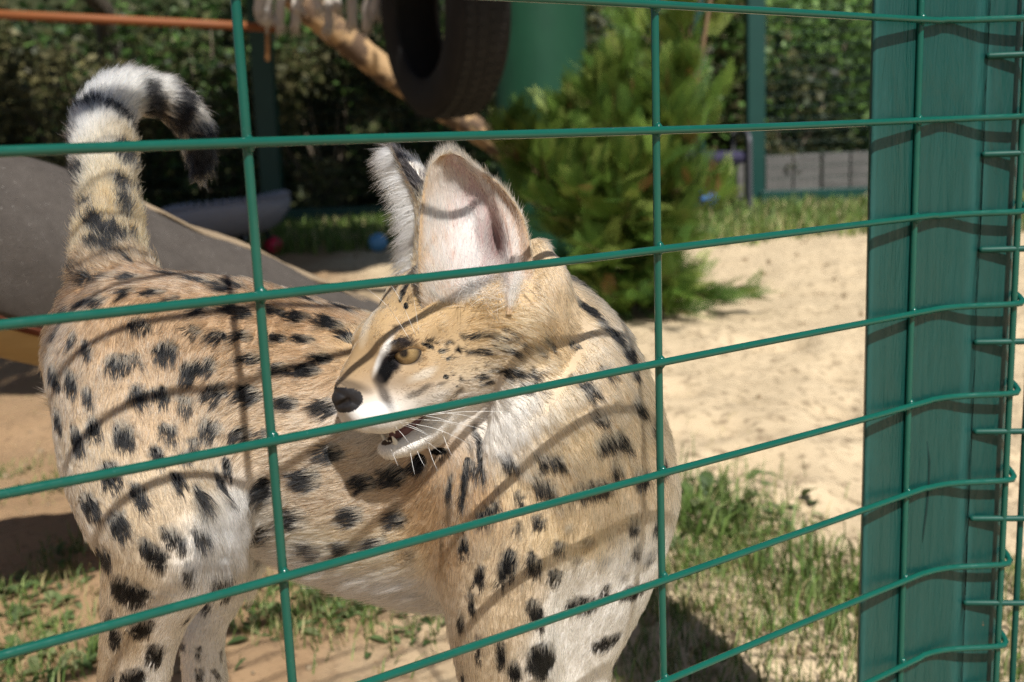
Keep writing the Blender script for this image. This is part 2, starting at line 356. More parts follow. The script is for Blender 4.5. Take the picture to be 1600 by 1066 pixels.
for k in range(len(plan)):
    p0, p1, p2 = plan[k-1], plan[k], plan[(k+1) % len(plan)]; u_ = (p0 - p1) / np.linalg.norm(p0 - p1); v_ = (p2 - p1) / np.linalg.norm(p2 - p1); rr_ = .007 if k != 1 else .016
    for t_ in np.linspace(0, 1, 5): prof.append((p1 + u_ * rr_) * (1-t_)**2 + p1 * 2 * t_ * (1-t_) + (p1 + v_ * rr_) * t_ * t_)
    if k in (0, 1):
        L_ = np.linalg.norm(p2 - p1)
        for t_ in np.linspace(.25, .75, 5): prof.append(p1 + (p2 - p1) * t_)
zs = np.linspace(-.1, 1.14, 66); mbp = MB(); npf = len(prof); Vp = []
for z in zs:
    for k, p_ in enumerate(prof):
        p3 = np.array((p_[0], p_[1], z)); nz_ = vnoise(p3[None] * np.array((1, 1, .25)), 60, 81)[0] * .0003 + vnoise(p3[None] * np.array((1, 1, .4)), 9, 82)[0] * .0008
        ctr = sum(plan) / len(plan); dd = p3 - ctr; dd[2] = 0; Vp.append(p3 + dd / np.linalg.norm(dd) * nz_)
mbp.add(Vp, [(i*npf+k, i*npf+(k+1)%npf, (i+1)*npf+(k+1)%npf, (i+1)*npf+k) for i in range(len(zs)-1) for k in range(npf)] + [tuple(range(npf))[::-1], tuple((len(zs)-1)*npf+k for k in range(npf))])
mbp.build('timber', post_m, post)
# a long drying crack and staples that hold the wires
ck = NT('crack'); ck.bsdf((.012,.03,.026), .8, .1)
crack = MB(); pcs = [(1449,690),(1452,720),(1451,760),(1447,800),(1443,830),(1441,850)]
def on_left(px, py, e=.0006):
    r_ = P(px, py, 1) - CAM; n_ = np.cross(e1, (0, 0, 1)); 
    if n_ @ r_ > 0: n_ = -n_
    t_ = ((c0 - CAM) @ n_) / (r_ @ n_); return CAM + r_ * t_ + n_ * e
crack.tube([on_left(*p_, e=-.0004) for p_ in pcs], [.0004, .0011, .0009, .0013, .0010, .0003], 6); crack.build('crack', ck.m, post)
# ---- leaning log with a grey felt sleeve, behind the cat
A_, B_l = P(-420, 262, 1.16), P(760, 640, 2.05)
wood = NT('bare_log'); wv = wood.mapv((1, 3, 6)); wood.bsdf(wood.mix(wood.noise(14, 5, .6, wv, 1.0), (.36,.245,.105), (.50,.36,.18)), .6, .3, bump=wood.noise(40, 5, .6, wv), bstr=.3, bdist=.004)
felt = NT('grey_felt'); fc_ = felt.mix(felt.noise(55, 5, .7), (.060,.051,.044), (.135,.118,.104)); fc_ = felt.mix(felt.ramp(felt.noise(210, 3, .8), [(.66, 0), (.72, 1)]), fc_, (.40,.38,.35)); felt.bsdf(fc_, .95, .1, bump=felt.noise(420, 4, .8), bstr=.6, bdist=.004)
jute = NT('frayed_hem'); jute.bsdf(jute.mix(jute.noise(150, 4), (.26,.19,.12), (.40,.31,.21)), .95, .1, bump=jute.noise(300, 4, .8), bstr=.6, bdist=.004)
rust = NT('torn_edge'); rust.bsdf(rust.mix(rust.noise(220, 4), (.16,.045,.022), (.09,.04,.028)), .9, .1)
log = empty('leaning_log', tuple(P(800, 655, 2.05) * np.array((1, 1, 0)))); tag(log, 'thick leaning log wrapped in grey felt behind the serval rump', 'log')
NL = 40; ax_ = [A_ + (B_l - A_) * t_ for t_ in np.linspace(0, 1, NL)]; rad_ = np.linspace(.135, .100, NL) * np.array([1 + .02 * math.sin(i * .7) for i in range(NL)])
MB().tube(ax_, rad_, 36).build('trunk', wood.m, log)
lp = A_ + (B_l - A_) * .05
for s_ in (-1, 1): MB().tube([lp + np.array((0, .02 * s_, -.05)), np.array((lp[0] - .03, lp[1] + .22 * s_, -.03))], [.04, .045], 12).build('leg', wood.m, log)
tx = (B_l - A_) / np.linalg.norm(B_l - A_); upv = np.array((0, 0, 1.0)); upv -= tx * (upv @ tx); upv /= np.linalg.norm(upv); sidev = np.cross(tx, upv)
if sidev @ _F > 0: sidev = -sidev                       # towards the camera
def sleeve(a0, a1, t0, t1, e, mat, name, par, n=22, wav=.0):
    m_ = MB(); Vv = []; k_ = 34
    for i, t_ in enumerate(np.linspace(t0, t1, k_)):
        c_ = A_ + (B_l - A_) * t_; r_ = np.interp(t_, np.linspace(0, 1, NL), rad_) + e
        for j in range(n):
            q_ = a0 + (a1 - a0) * j / (n - 1) + (wav * math.sin(i * 1.3) + wav * RNG.normal(0, .4)) * (j in (0, n - 1))
            rr = r_ + .0025 * math.sin(i * .9 + j * .7); Vv.append(c_ + (sidev * math.cos(q_) + upv * math.sin(q_)) * rr)
    m_.add(Vv, [(i*n+j, i*n+j+1, (i+1)*n+j+1, (i+1)*n+j) for i in range(k_-1) for j in range(n-1)])
    o = m_.build(name, mat, par); so = o.modifiers.new('thick', 'SOLIDIFY'); so.thickness = .005; so.offset = 1; return o
fs = sleeve(R(-38), R(78), .0, .93, .003, felt.m, 'felt_sleeve', log, 26, .01)
sleeve(R(70), R(118), .36, .95, .006, jute.m, 'hem', log, 10, .03)
sleeve(R(-43), R(-37), .0, .60, .005, rust.m, 'torn_edge', log, 4, .02)

# ---- play things and furniture of the enclosure
ropem = NT('cotton_rope'); rv_ = ropem.mapv((1, 1, .3)); ropem.bsdf(ropem.mix(ropem.noise(90, 4, .6, rv_), (.36,.32,.27), (.58,.53,.47)), .9, .1, bump=ropem.noise(160, 4, .6, rv_), bstr=.6, bdist=.006)
darkw = NT('stained_beam'); darkw.bsdf(darkw.mix(darkw.noise(20, 4, .6, darkw.mapv((.3, 1, 4))), (.16,.05,.016), (.27,.095,.03)), .6, .3)
fr_root = empty('rope_fringe', tuple(P(490, -60, 3.5))); tag(fr_root, 'row of frayed pale rope tassels hanging in the top left', 'rope fringe')
MB().tube([P(380, -45, 3.55), P(600, -52, 3.5)], .02, 10).build('bar', darkw.m, fr_root)
for x, yb, wd in ((405,24,.017),(417,40,.020),(438,46,.017),(461,46,.016),(466,20,.014),(497,20,.016),(513,50,.016),(528,16,.015),(550,44,.018),(572,48,.015),(586,28,.016)):
    d_ = 3.5 + RNG.uniform(-.06, .06); top, bot = P(x + RNG.uniform(-3, 3), -48, d_), P(x, yb, d_); m_ = MB()
    pt = [top + (bot - top) * q + np.array((RNG.normal(0, .0025), RNG.normal(0, .0025), 0)) for q in np.linspace(0, 1, 9)]; m_.tube(pt, [wd * (.75 + .3 * q) * RNG.uniform(.9, 1.1) for q in np.linspace(0, 1, 9)], 10, True, .12)
    for _ in range(9):
        o_ = np.array((RNG.normal(0, wd * .6), RNG.normal(0, wd * .6), 0)); m_.tube([pt[-2] + o_ * .6, bot + o_ * 1.2 - np.array((0, 0, RNG.uniform(.005, .03)))], [.004, .0015], 5)
    m_.build('tassel', ropem.m, fr_root)
rail = empty('wooden_rail', tuple(P(200, 35, 4.0))); tag(rail, 'thin reddish brown rail crossing the top left of the picture', 'rail')
MB().tube([P(-150, 16, 3.9), P(150, 30, 4.0), P(300, 37, 4.05), P(432, 44, 4.1)], .017, 10).build('bar', darkw.m, rail)
tanw = NT('tan_stick'); tanw.bsdf(tanw.mix(tanw.noise(30, 4), (.42,.23,.10), (.30,.15,.06)), .7, .2)
MB().tube([P(418, 46, 4.1), P(418, 95, 4.1)], .009, 8).build('peg', tanw.m, rail)
trunk_m = NT('peeled_branch'); tv = trunk_m.mapv((2, 2, 2)); bk = trunk_m.ramp(trunk_m.noise(5, 4, .6, tv), [(.46, 0), (.54, 1)]); trunk_m.bsdf(trunk_m.mix(bk, trunk_m.mix(trunk_m.noise(40, 4), (.40,.25,.12), (.55,.37,.20)), (.13,.085,.055)), .75, .2, bump=trunk_m.noise(60, 5), bstr=.5, bdist=.008)
cl_root = empty('climbing_branch', tuple(P(1000, 420, 4.4) * np.array((1, 1, 0)))); tag(cl_root, 'slanting half peeled climbing branch behind the hanging tyre', 'branch')
MB().tube(spline([P(400, -60, 3.9), P(500, 28, 4.0), P(560, 78, 4.1), P(620, 125, 4.2), P(740, 200, 4.35), P(800, 245, 4.45)], 26), list(np.linspace(.058, .048, 26)), 14, True, .05).build('wood', trunk_m.m, cl_root)

# tyre: revolved section with tread blocks
rub = NT('tyre_rubber'); rub.bsdf(rub.mix(rub.noise(24, 4), (.010,.010,.010), (.022,.020,.018)), .75, .2, bump=rub.noise(120, 3), bstr=.2, bdist=.004)
TC = P(690, 14, 3.2); tax = np.array((.90, .44, .04)); tax /= np.linalg.norm(tax); tu = np.cross(tax, (0, 0, 1.0)); tu /= np.linalg.norm(tu); tw = np.cross(tu, tax)
if tw[2] < 0: tw = -tw
tyre = empty('hanging_tyre', tuple(TC)); tag(tyre, 'black car tyre hanging on edge in the shade at the top', 'tyre')
prof_t = [(.200,-.070),(.197,-.060),(.196,-.04),(.202,0),(.196,.04),(.197,.060),(.200,.070),(.215,.080),(.245,.090),(.275,.090),(.300,.080),(.312,.068),(.318,.045),(.320,0),(.318,-.045),(.312,-.068),(.300,-.080),(.275,-.090),(.245,-.090),(.215,-.080)]
inner = [(.204,-.064),(.25,-.078),(.29,-.07),(.305,0),(.29,.07),(.25,.078),(.204,.064)]
sec = [(.198,-.074),(.206,-.080),(.235,-.091),(.270,-.092),(.298,-.082),(.312,-.068),(.318,-.04),(.320,0),(.318,.04),(.312,.068),(.298,.082),(.270,.092),(.235,.091),(.206,.080),(.198,.074)] + inner[::-1]
nt_, ns = 72, len(sec); Vt = []
for i in range(nt_):
    a_ = 2 * math.pi * i / nt_
    for r_, x_ in sec: Vt.append(TC + tax * x_ + (tu * math.cos(a_) + tw * math.sin(a_)) * r_)
MB().add(Vt, [(i*ns+k, ((i+1)%nt_)*ns+k, ((i+1)%nt_)*ns+(k+1)%ns, i*ns+(k+1)%ns) for i in range(nt_) for k in range(ns)]).build('carcass', rub.m, tyre)
tr = MB()
for i in range(66):
    a_ = 2 * math.pi * i / 66; rd = tu * math.cos(a_) + tw * math.sin(a_); tg = -tu * math.sin(a_) + tw * math.cos(a_)
    for x_, l_ in ((-.052,.024),(-.018,.022),(.018,.022),(.052,.024)): tr.box(TC + tax * x_ + rd * (.320 if abs(x_) < .03 else .3165) + tg * (.006 if x_ > 0 else -.006), (l_, .025, .003), rot=np.stack([tax, tg, rd], 1))
o = tr.build('tread', rub.m, tyre, False); o['kind'] = 'stuff'
chm = NT('hanging_rope'); chm.bsdf((.30,.25,.17), .9, .1); MB().tube([TC + tw * .31, TC + np.array((0, 0, 1.2))], .011, 8).build('rope', chm.m, tyre)

# painted poles and the fence at the back
gp_m = NT('green_painted_pole'); gp_m.bsdf(gp_m.mix(gp_m.noise(9, 4), (.004,.036,.018), (.008,.060,.028)), .5, .35, bump=gp_m.noise(30, 4, .6, gp_m.mapv((1, 1, .1))), bstr=.3, bdist=.006)
gpd = NT('dark_green_post_paint'); gpd.bsdf(gpd.mix(gpd.noise(9, 4), (.003,.035,.028), (.005,.05,.04)), .45, .4, bump=gpd.noise(40, 4, .6, gpd.mapv((1, 1, .1))), bstr=.25, bdist=.005)
b_ = P(852, 330, 5.0); pole = empty('painted_pole', (b_[0], b_[1], 0)); tag(pole, 'stout round pole painted green rising behind the conifer', 'pole')
MB().tube([np.array((b_[0], b_[1], z)) for z in np.linspace(-.05, 3.0, 12)], [.212 + .004 * math.sin(i) for i in range(12)], 40).build('shaft', gp_m.m, pole)
for px, wd, d_, lab in ((424, .17, 9.1, 'green post of the back fence left of the rope fringe'), (1085, .145, 8.9, 'green post of the back fence behind the conifer tip'), (1179, .145, 9.15, 'green post of the back fence right of the conifer'), (1620, .15, 9.3, 'green post of the back fence hidden by the timber post'), (-160, .15, 9.1, 'green post of the back fence beyond the left picture edge')):
    b_ = P(px, 260, d_); o = MB().box((b_[0], b_[1], 1.45), (wd, wd, 3.0)).build('fence_post', gpd.m, None, False, .006); tag(o, lab, 'post', 'posts of the back fence')
def on_line(px0, px1, z, d_): return [np.array((*P(px, 260, d_)[:2], z)) for px in (px0, px1)]
for p0, p1, lab in ((-170, 1090, 'green base board of the back fence on the shaded side'), (1170, 1640, 'green base board of the back fence behind the sunlit grass')):
    a_, c_ = on_line(p0, p1, .09, 9.05); d_ = c_ - a_; o = MB().box((a_ + c_) / 2, (np.linalg.norm(d_) - .2, .05, .13), math.atan2(d_[1], d_[0])).build('base_board', gpd.m, None, False, .006); tag(o, lab, 'board', 'base boards of the back fence')
bw = NT('thin_fence_wire'); bw.bsdf((.03,.06,.045), .5, .3)
for p0, p1, lab in ((-160, 424, 'fine wire netting of the back fence in front of the hedge'), (424, 1085, 'fine wire netting of the back fence behind the tyre'), (1179, 1620, 'fine wire netting of the back fence before the concrete wall')):
    a_, c_ = on_line(p0, p1, 0, 9.12); d_ = c_ - a_; L = np.linalg.norm(d_); u_ = d_ / L; m_ = MB()
    for z in np.arange(.15, 2.4, .1): m_.tube([a_ + np.array((0, 0, z)), c_ + np.array((0, 0, z))], .0022, 4, False)
    for s in np.arange(.1, L, .05): m_.tube([a_ + u_ * s + np.array((0, 0, .12)), a_ + u_ * s + np.array((0, 0, 2.4))], .0018, 4, False)
    o = m_.build('wire_netting', bw.m); tag(o, lab, 'netting', 'netting of the back fence')
# low concrete wall of upright slabs
cm = NT('weathered_concrete'); cm.bsdf(cm.mix(cm.noise(6, 5, .65), (.085,.08,.075), (.19,.18,.17)), .9, .2, bump=cm.noise(40, 5), bstr=.4, bdist=.01)
wl = empty('concrete_wall', tuple(P(1280, 318, 9.9) * np.array((1, 1, 0)))); tag(wl, 'low grey concrete slab wall behind the sunlit grass at right', 'wall')
me0 = None; a_, c_ = [np.array((*P(px, 260, 9.95)[:2], 0)) for px in (1150, 1900)]; d_ = c_ - a_; L = np.linalg.norm(d_); u_ = d_ / L; rz_ = math.atan2(d_[1], d_[0]); k_ = 0
for s in np.arange(.13, L, .262):
    p_ = a_ + u_ * s
    if me0 is None: o = MB().box((0, 0, .20), (.25, .07, .46)).build('slab', cm.m, wl, False, .012); me0 = o.data
    else: o = bpy.data.objects.new('slab', me0); COL.objects.link(o); o.parent = wl; o.matrix_parent_inverse = Matrix.Translation(wl.location).inverted(); b_ = o.modifiers.new('bevel', 'BEVEL'); b_.width = .012; b_.segments = 2
    o.location = (p_[0], p_[1] + RNG.normal(0, .008), RNG.normal(0, .008)); o.rotation_euler = (RNG.normal(0, .01), 0, rz_)
# grey round pet bed on a dark stand
bedm = NT('grey_plush'); bedm.bsdf(bedm.mix(bedm.noise(60, 4), (.19,.20,.24), (.34,.35,.40)), .95, .1, bump=bedm.noise(110, 4), bstr=.6, bdist=.012)
ironm = NT('dark_iron'); ironm.bsdf((.012,.012,.014), .5, .4)
bc = P(354, 345, 6.7); bed = empty('pet_bed', (bc[0], bc[1], 0)); tag(bed, 'round grey plush pet bed on a dark stand in the shade', 'pet bed')
m_ = MB(); sec = [(.0,-.13),(.22,-.13),(.32,-.09),(.385,0),(.40,.055),(.385,.085),(.355,.09),(.33,.06),(.29,-.02),(.2,-.07),(0,-.08)]; nn = 48; Vv = []
for i in range(nn):
    a0_ = 2 * math.pi * i / nn
    for r_, z in sec: Vv.append((bc[0] + math.cos(a0_) * r_ * (1 + .012 * math.sin(i * 2.1)), bc[1] + math.sin(a0_) * r_, bc[2] + .02 + z + .008 * math.sin(a0_ * 3) + .035 * math.cos(a0_)))
ns = len(sec); m_.add(Vv, [(i*ns+k, ((i+1)%nn)*ns+k, ((i+1)%nn)*ns+k+1, i*ns+k+1) for i in range(nn) for k in range(ns-1)]); m_.build('cushion', bedm.m, bed)
rp = MB()
for i in range(44): a0_ = 2 * math.pi * i / 44; c_ = np.array((bc[0] + math.cos(a0_) * .372, bc[1] + math.sin(a0_) * .372, bc[2] + .112 + .035 * math.cos(a0_) + .008 * math.sin(a0_ * 3))); rp.tube([c_ - np.array((math.cos(a0_), math.sin(a0_), 0)) * .03, c_ + np.array((0, 0, .008)), c_ + np.array((math.cos(a0_), math.sin(a0_), 0)) * .03], [.008, .016, .008], 6)
o = rp.build('ruffle', bedm.m, bed); o['kind'] = 'stuff'
for a0_ in (.6, 2.4, 4.2, 5.3): MB().tube([(bc[0] + math.cos(a0_) * .25, bc[1] + math.sin(a0_) * .25, bc[2] - .08), (bc[0] + math.cos(a0_) * .30, bc[1] + math.sin(a0_) * .30, 0)], .014, 8).build('leg', ironm.m, bed)
# balls
def ball(px, py, r_, cols, lab):
    c_ = PG(px, py + r_ * 60, 0); 
    d_ = PX(c_)[2]; c_[2] = GZ(c_[0], c_[1]) + r_ * .97
    bmt = NT('ball_plastic'); sp_ = bmt.n('SeparateXYZ'); tc = bmt.n('TexCoord'); bmt.l(tc.outputs['Object'], sp_.inputs[0]); bmt.bsdf(bmt.mix(bmt.ramp(sp_.outputs[0], [(.49, 0), (.51, 1)]), cols[0], cols[1]), .35, .5)
    bm = bmesh.new(); bmesh.ops.create_icosphere(bm, subdivisions=4, radius=r_)
    for v in bm.verts: v.co *= 1 - .03 * (abs(math.sin(6 * math.atan2(v.co.y, v.co.x))) < .12)
    me_ = bpy.data.meshes.new('toy_ball'); bm.to_mesh(me_); bm.free(); me_.shade_smooth(); o = link('toy_ball', me_, bmt.m); o.location = c_; o.rotation_euler = (RNG.uniform(0, 1), RNG.uniform(0, 1), RNG.uniform(-.4, .4)); tag(o, lab, 'ball', 'toy balls on the grass'); return o
ball(392, 385, .068, ((.75,.75,.75), (.68,.66,.68)), 'white toy ball under the pet bed'); ball(428, 392, .060, ((.62,.02,.07), (.33,.20,.48)), 'red and purple toy ball beside the pet bed'); ball(592, 392, .058, ((.10,.28,.50), (.16,.36,.55)), 'blue toy ball on the shaded grass left of the far ear')
# folding chair behind the conifer
chm = NT('dark_navy_fabric'); chm.bsdf(chm.mix(chm.noise(40, 4), (.022,.02,.042), (.05,.045,.085)), .85, .2, bump=chm.noise(60, 3), bstr=.4, bdist=.01)
tub = NT('grey_tube'); tub.bsdf((.08,.08,.09), .45, .5, Metallic=.3)
co_ = P(1102, 300, 8.4); cx, cyy = co_[0], co_[1]; chair = empty('garden_chair', (cx, cyy, 0)); tag(chair, 'dark padded garden chair with grey arm tube behind the conifer', 'chair')
def rbox(c, s, name, mat, rx=0, bev=.05):
    o = MB().box((0, 0, 0), s).build(name, mat, chair, False, bev); o.matrix_parent_inverse = Matrix.Identity(4); o.location = np.array(c) - np.array((cx, cyy, 0)); o.rotation_euler = (rx, 0, .25); return o
rbox((cx - .12, cyy + .16, .93), (.34, .10, .52), 'backrest', chm.m, -.22); rbox((cx + .02, cyy - .08, .46), (.46, .46, .10), 'seat', chm.m)
for s_ in (-1, 1):
    MB().tube(spline([(cx + .02 + .25 * s_, cyy + .22, .62), (cx + .03 + .25 * s_, cyy - .05, .66), (cx + .03 + .25 * s_, cyy - .27, .62), (cx + .03 + .25 * s_, cyy - .30, .45), (cx + .03 + .25 * s_, cyy - .32, .0)], 18), .018, 8).build('arm_tube', tub.m, chair)
    MB().tube([(cx + .02 + .25 * s_, cyy + .24, .66), (cx + .02 + .25 * s_, cyy + .30, 0)], .016, 8).build('leg', ironm.m, chair)
for px, py, r_, lab in ((1060, 262, .085, 'blue toy ball resting on the chair seat'), (1108, 304, .075, 'light blue toy ball below the chair arm')):
    c_ = P(px, py, 8.0 if py > 280 else 8.3); 
    bb = NT('blue_plastic'); bb.bsdf(bb.mix(bb.noise(12, 3), (.06,.20,.62), (.14,.36,.78)), .35, .5); bm = bmesh.new(); bmesh.ops.create_icosphere(bm, subdivisions=4, radius=r_)
    for v in bm.verts: v.co *= 1 - .03 * (abs(math.sin(5 * math.atan2(v.co.y, v.co.x))) < .12)
    me_ = bpy.data.meshes.new('toy_ball'); bm.to_mesh(me_); bm.free(); me_.shade_smooth(); o = link('toy_ball', me_, bb.m); o.location = c_ if py < 280 else (c_[0], c_[1], .18); tag(o, lab, 'ball', 'toy balls on the grass')

# ---- conifer
tw_m = NT('twig_bark'); tw_m.bsdf(tw_m.mix(tw_m.noise(60, 3), (.10,.065,.035), (.17,.11,.06)), .8, .2)
con_m = attr_mat('conifer_foliage', 0.55, .2, .32, .15, 12)
cb = P(975, 470, 3.95); cb[2] = 0; con = empty('conifer_bush', tuple(cb)); tag(con, 'loose feathery green conifer bush growing out of the sand behind the serval', 'conifer')
def spray_shape():
    Vs, Fs = [], []
    def leaf(o, d, L, W_):
        d = np.array(d, float); d /= np.linalg.norm(d); s_ = np.array((-d[1], d[0], 0)); b = len(Vs); Vs.extend([np.array(o) - s_ * W_ * .5, np.array(o) + d * L * .45 - s_ * W_ + np.array((0,0,.02*L)), np.array(o) + d * L, np.array(o) + d * L * .45 + s_ * W_ + np.array((0,0,.02*L)), np.array(o) + s_ * W_ * .5]); Fs.extend([(b, b+1, b+3), (b+1, b+2, b+3), (b, b+3, b+4)])
    leaf((0,0,0), (1,0,0), 1.0, .020)
    for k in range(9):
        x = .10 + .09 * k; L = .42 * (1 - .75 * x) + .06
        for s_ in (-1, 1):
            xx = x + .04 * (s_ > 0); an = .75 - .15 * x; leaf((xx, 0, 0), (math.cos(an), s_ * math.sin(an), .05), L, .015)
            if k < 6:
                o_ = np.array((xx, 0, 0)) + np.array((math.cos(an), s_ * math.sin(an), 0)) * L * .45; leaf(o_, (math.cos(an - .6), s_ * math.sin(an - .6), .05), L * .5, .013); leaf(o_, (math.cos(an + .5), s_ * math.sin(an + .5), .0), L * .38, .012)
    return np.array(Vs) * np.array((1, .85, 1)), np.array(Fs)
SV, SF = spray_shape()
VV, FF, CC = [], [], []; nbase = 0; bran = MB()
bran.tube([cb + np.array((0, 0, -.05)), cb + np.array((.01, 0, .3)), cb + np.array((0, .02, .6)), cb + np.array((-.02, .02, .95))], [.028, .022, .014, .006], 10)
lead = [(cb, cb + np.array((.0, .02, .84))), (cb + np.array((.02, 0, .1)), cb + np.array((-.40, -.05, .66))), (cb + np.array((.02, 0, .15)), cb + np.array((.40, .05, 1.5))), (cb, cb + np.array((.22, -.12, .85))), (cb, cb + np.array((-.18, .1, .74)))]
nsp = 0
for li, (a0_, a1_) in enumerate(lead):
    if li: bran.tube([a0_, (a0_ + a1_) / 2 + np.array((.03 * li, 0, -.05)), a1_], [.014, .009, .003], 8)
    nb2 = 74 if li == 0 else 44 if li == 2 else 54
    for k in range(nb2):
        q = (k + .5) / nb2; q = .05 + .95 * q; o_ = a0_ + (a1_ - a0_) * q; az = RNG.uniform(0, 2*np.pi); Rr = np.interp(q, (0, .2, .55, 1), (.50, .50, .38, .08)) * (1 if li == 0 else .66) * RNG.uniform(.7, 1.15); e = RNG.uniform(.1, .7) + .45 * q
        if q < .22: e = RNG.uniform(-.25, .3)
        d = np.array((math.cos(az) * math.cos(e), math.sin(az) * math.cos(e), math.sin(e))); tip_ = o_ + d * Rr; bran.tube([o_, o_ + d * Rr * .55 + np.array((0, 0, -.012)), tip_], [.0040, .0026, .001], 5, False)
        for m in range(int(6 + Rr * 36)):
            f = RNG.uniform(.2, 1.0); c_ = o_ + d * Rr * f + np.array((0, 0, -.012)); az2 = az + RNG.normal(0, .75); e2_ = min(1.45, .35 * e + (.85 if o_[2] > .25 else .25) + RNG.normal(0, .32)); dd = np.array((math.cos(az2) * math.cos(e2_), math.sin(az2) * math.cos(e2_), math.sin(e2_)))
            L = RNG.uniform(.09, .19) * (1.15 - .35 * f); rr = RNG.normal(0, .9); s_ = np.cross(dd, (0, 0, 1.0)); s_ /= np.linalg.norm(s_) + 1e-9; u_ = np.cross(s_, dd); s2 = s_ * math.cos(rr) + u_ * math.sin(rr); u2 = np.cross(s2, dd)
            M_ = np.stack([dd, s2, u2], 1) * L; VV.append(c_ + SV @ M_.T); FF.append(SF + nbase); nbase += len(SV)
            base = np.array([(.10,.18,.03),(.15,.235,.04),(.07,.14,.028),(.22,.28,.06),(.12,.21,.035)][RNG.integers(5)]); base = base if RNG.random() > .015 else np.array((.26,.16,.06)); CC.append(np.tile(base * RNG.uniform(.7, 1.2), (len(SV), 1))); nsp += 1
bran.build('trunk', tw_m.m, con); o = np_mesh('crown', np.concatenate(VV), np.concatenate(FF), con_m, con, False, np.concatenate(CC))

# ---- shrubs behind the enclosure, and trees added for shade
lf_m = attr_mat('shrub_leaf', .5, .3, .35, .15, 6)
def leaves(name, pts, size, cols, parent=None, elong=1.6, up=.4):
    n = len(pts); d = RNG.normal(0, 1, (n, 3)); d[:,2] *= .6; d /= np.linalg.norm(d, axis=1)[:, None]; nn = RNG.normal(0, 1, (n, 3)) + np.array((0, -.7, up)); s_ = np.cross(d, nn); s_ /= np.linalg.norm(s_, axis=1)[:, None] + 1e-9
    sz = size * RNG.uniform(.55, 1.35, n); a_ = pts - d * (sz * elong / 2)[:, None]; b_ = pts + d * (sz * elong / 2)[:, None]; w_ = s_ * (sz * .5)[:, None]; fold = np.cross(d, s_) * (sz * .12)[:, None]
    V_ = np.stack([a_, pts + w_ + fold, b_, pts - w_ + fold], 1).reshape(-1, 3); k = np.arange(n) * 4; return np_mesh(name, V_, np.concatenate([np.stack([k, k+1, k+2], 1), np.stack([k, k+2, k+3], 1)]), lf_m, parent, False, np.repeat(cols, 4, 0))
OLIVE = [(.065,.075,.026),(.09,.095,.034),(.045,.06,.02),(.12,.12,.05)]; BRIGHT = [(.10,.20,.04),(.15,.27,.06),(.07,.14,.03),(.20,.32,.09)]; STRAW = [(.19,.17,.075),(.14,.13,.06),(.10,.10,.042)]; LUSH = [(.05,.105,.022),(.075,.145,.03),(.035,.075,.018),(.11,.19,.045)]; DARK = [(.022,.04,.014),(.032,.055,.018)]
stem_m = NT('shrub_stem'); stem_m.bsdf(stem_m.mix(stem_m.noise(20, 4), (.11,.085,.06), (.20,.16,.115)), .85, .2)
def shrub(cx, cy_, rx, ry, h, n, pal, label, size=.06, zb=0.0, name='shrub', cat='shrub', group='shrubs behind the back fence'):
    root = empty(name, (cx, cy_, zb)); tag(root, label, cat, group); st = MB(); C = []
    for k in range(11):
        az = RNG.uniform(0, 2*np.pi); e = RNG.uniform(.55, 1.45); L = h * RNG.uniform(.55, 1.0); tip_ = np.array((cx + math.cos(az) * math.cos(e) * rx * 1.1, cy_ + math.sin(az) * math.cos(e) * ry * 1.1, zb + L * math.sin(e)))
        st.tube([(cx, cy_, zb - .1), np.array((cx, cy_, zb)) * .45 + tip_ * .55 + RNG.normal(0, .05, 3), tip_], [.028, .018, .006], 6)
    st.build('trunk', stem_m.m, root)
    nc = 46; cc = RNG.normal(0, 1, (nc, 3)); cc /= np.linalg.norm(cc, axis=1)[:, None]; cc *= RNG.uniform(.35, 1, (nc, 1)) ** .5; cc = cc * np.array((rx, ry, h * .5)) + np.array((cx, cy_, zb + h * .5)); rr = RNG.uniform(.10, .24, nc) * (rx + h) * .5
    w_ = rr**2; ci = RNG.choice(nc, n, p=w_ / w_.sum()); p_ = RNG.normal(0, 1, (n, 3)); p_ /= np.linalg.norm(p_, axis=1)[:, None]; p_ = cc[ci] + p_ * (rr[ci] * RNG.uniform(.55, 1.05, n))[:, None]; p_[:,2] = np.maximum(p_[:,2], zb + .02)
    tone = RNG.uniform(.45, 1.15, nc)[ci][:, None]; leaves('crown', p_, size, np.clip(pick(pal, n) * tone, .01, .6), root); return root
S = 1/1678
def at(px, d_): return P(px, 260, d_)[:2]
spec = [(-60, 10.6, 1.0, .8, 2.3, OLIVE + STRAW, 'olive and straw coloured shrub at the far left edge'), (140, 10.5, 1.1, .8, 1.75, [(.30,.27,.11),(.24,.22,.09)] + STRAW, 'dry yellowish shrub behind the arched tail'), (330, 10.7, 1.0, .8, 2.0, OLIVE + LUSH, 'mixed green shrub right of the tail tip'), (520, 10.5, 1.1, .8, 1.7, STRAW + OLIVE, 'dry shrub below the rope tassels'), (700, 10.8, 1.1, .8, 2.3, OLIVE + LUSH, 'shrub showing through the hole of the tyre'),
        (880, 10.7, 1.0, .8, 2.2, STRAW + OLIVE + BRIGHT, 'pale dry shrub behind the top of the conifer'), (1060, 10.9, 1.0, .8, 2.4, STRAW + BRIGHT, 'light green shrub behind the chair'), (1200, 11.3, .8, .7, 1.5, OLIVE + DARK, 'dull shrub at the left end of the concrete wall'), (1290, 12.0, 1.1, .9, 2.3, BRIGHT, 'lush green shrub above the concrete wall'), (1400, 11.7, 1.0, .9, 1.7, LUSH + BRIGHT, 'dark green shrub behind the wall next to the timber post'), (1560, 12.0, 1.2, .9, 2.4, LUSH, 'lush shrub hidden behind the timber post'), (1215, 10.15, .28, .22, .55, STRAW + OLIVE, 'small grey green bush in front of the wall end')]
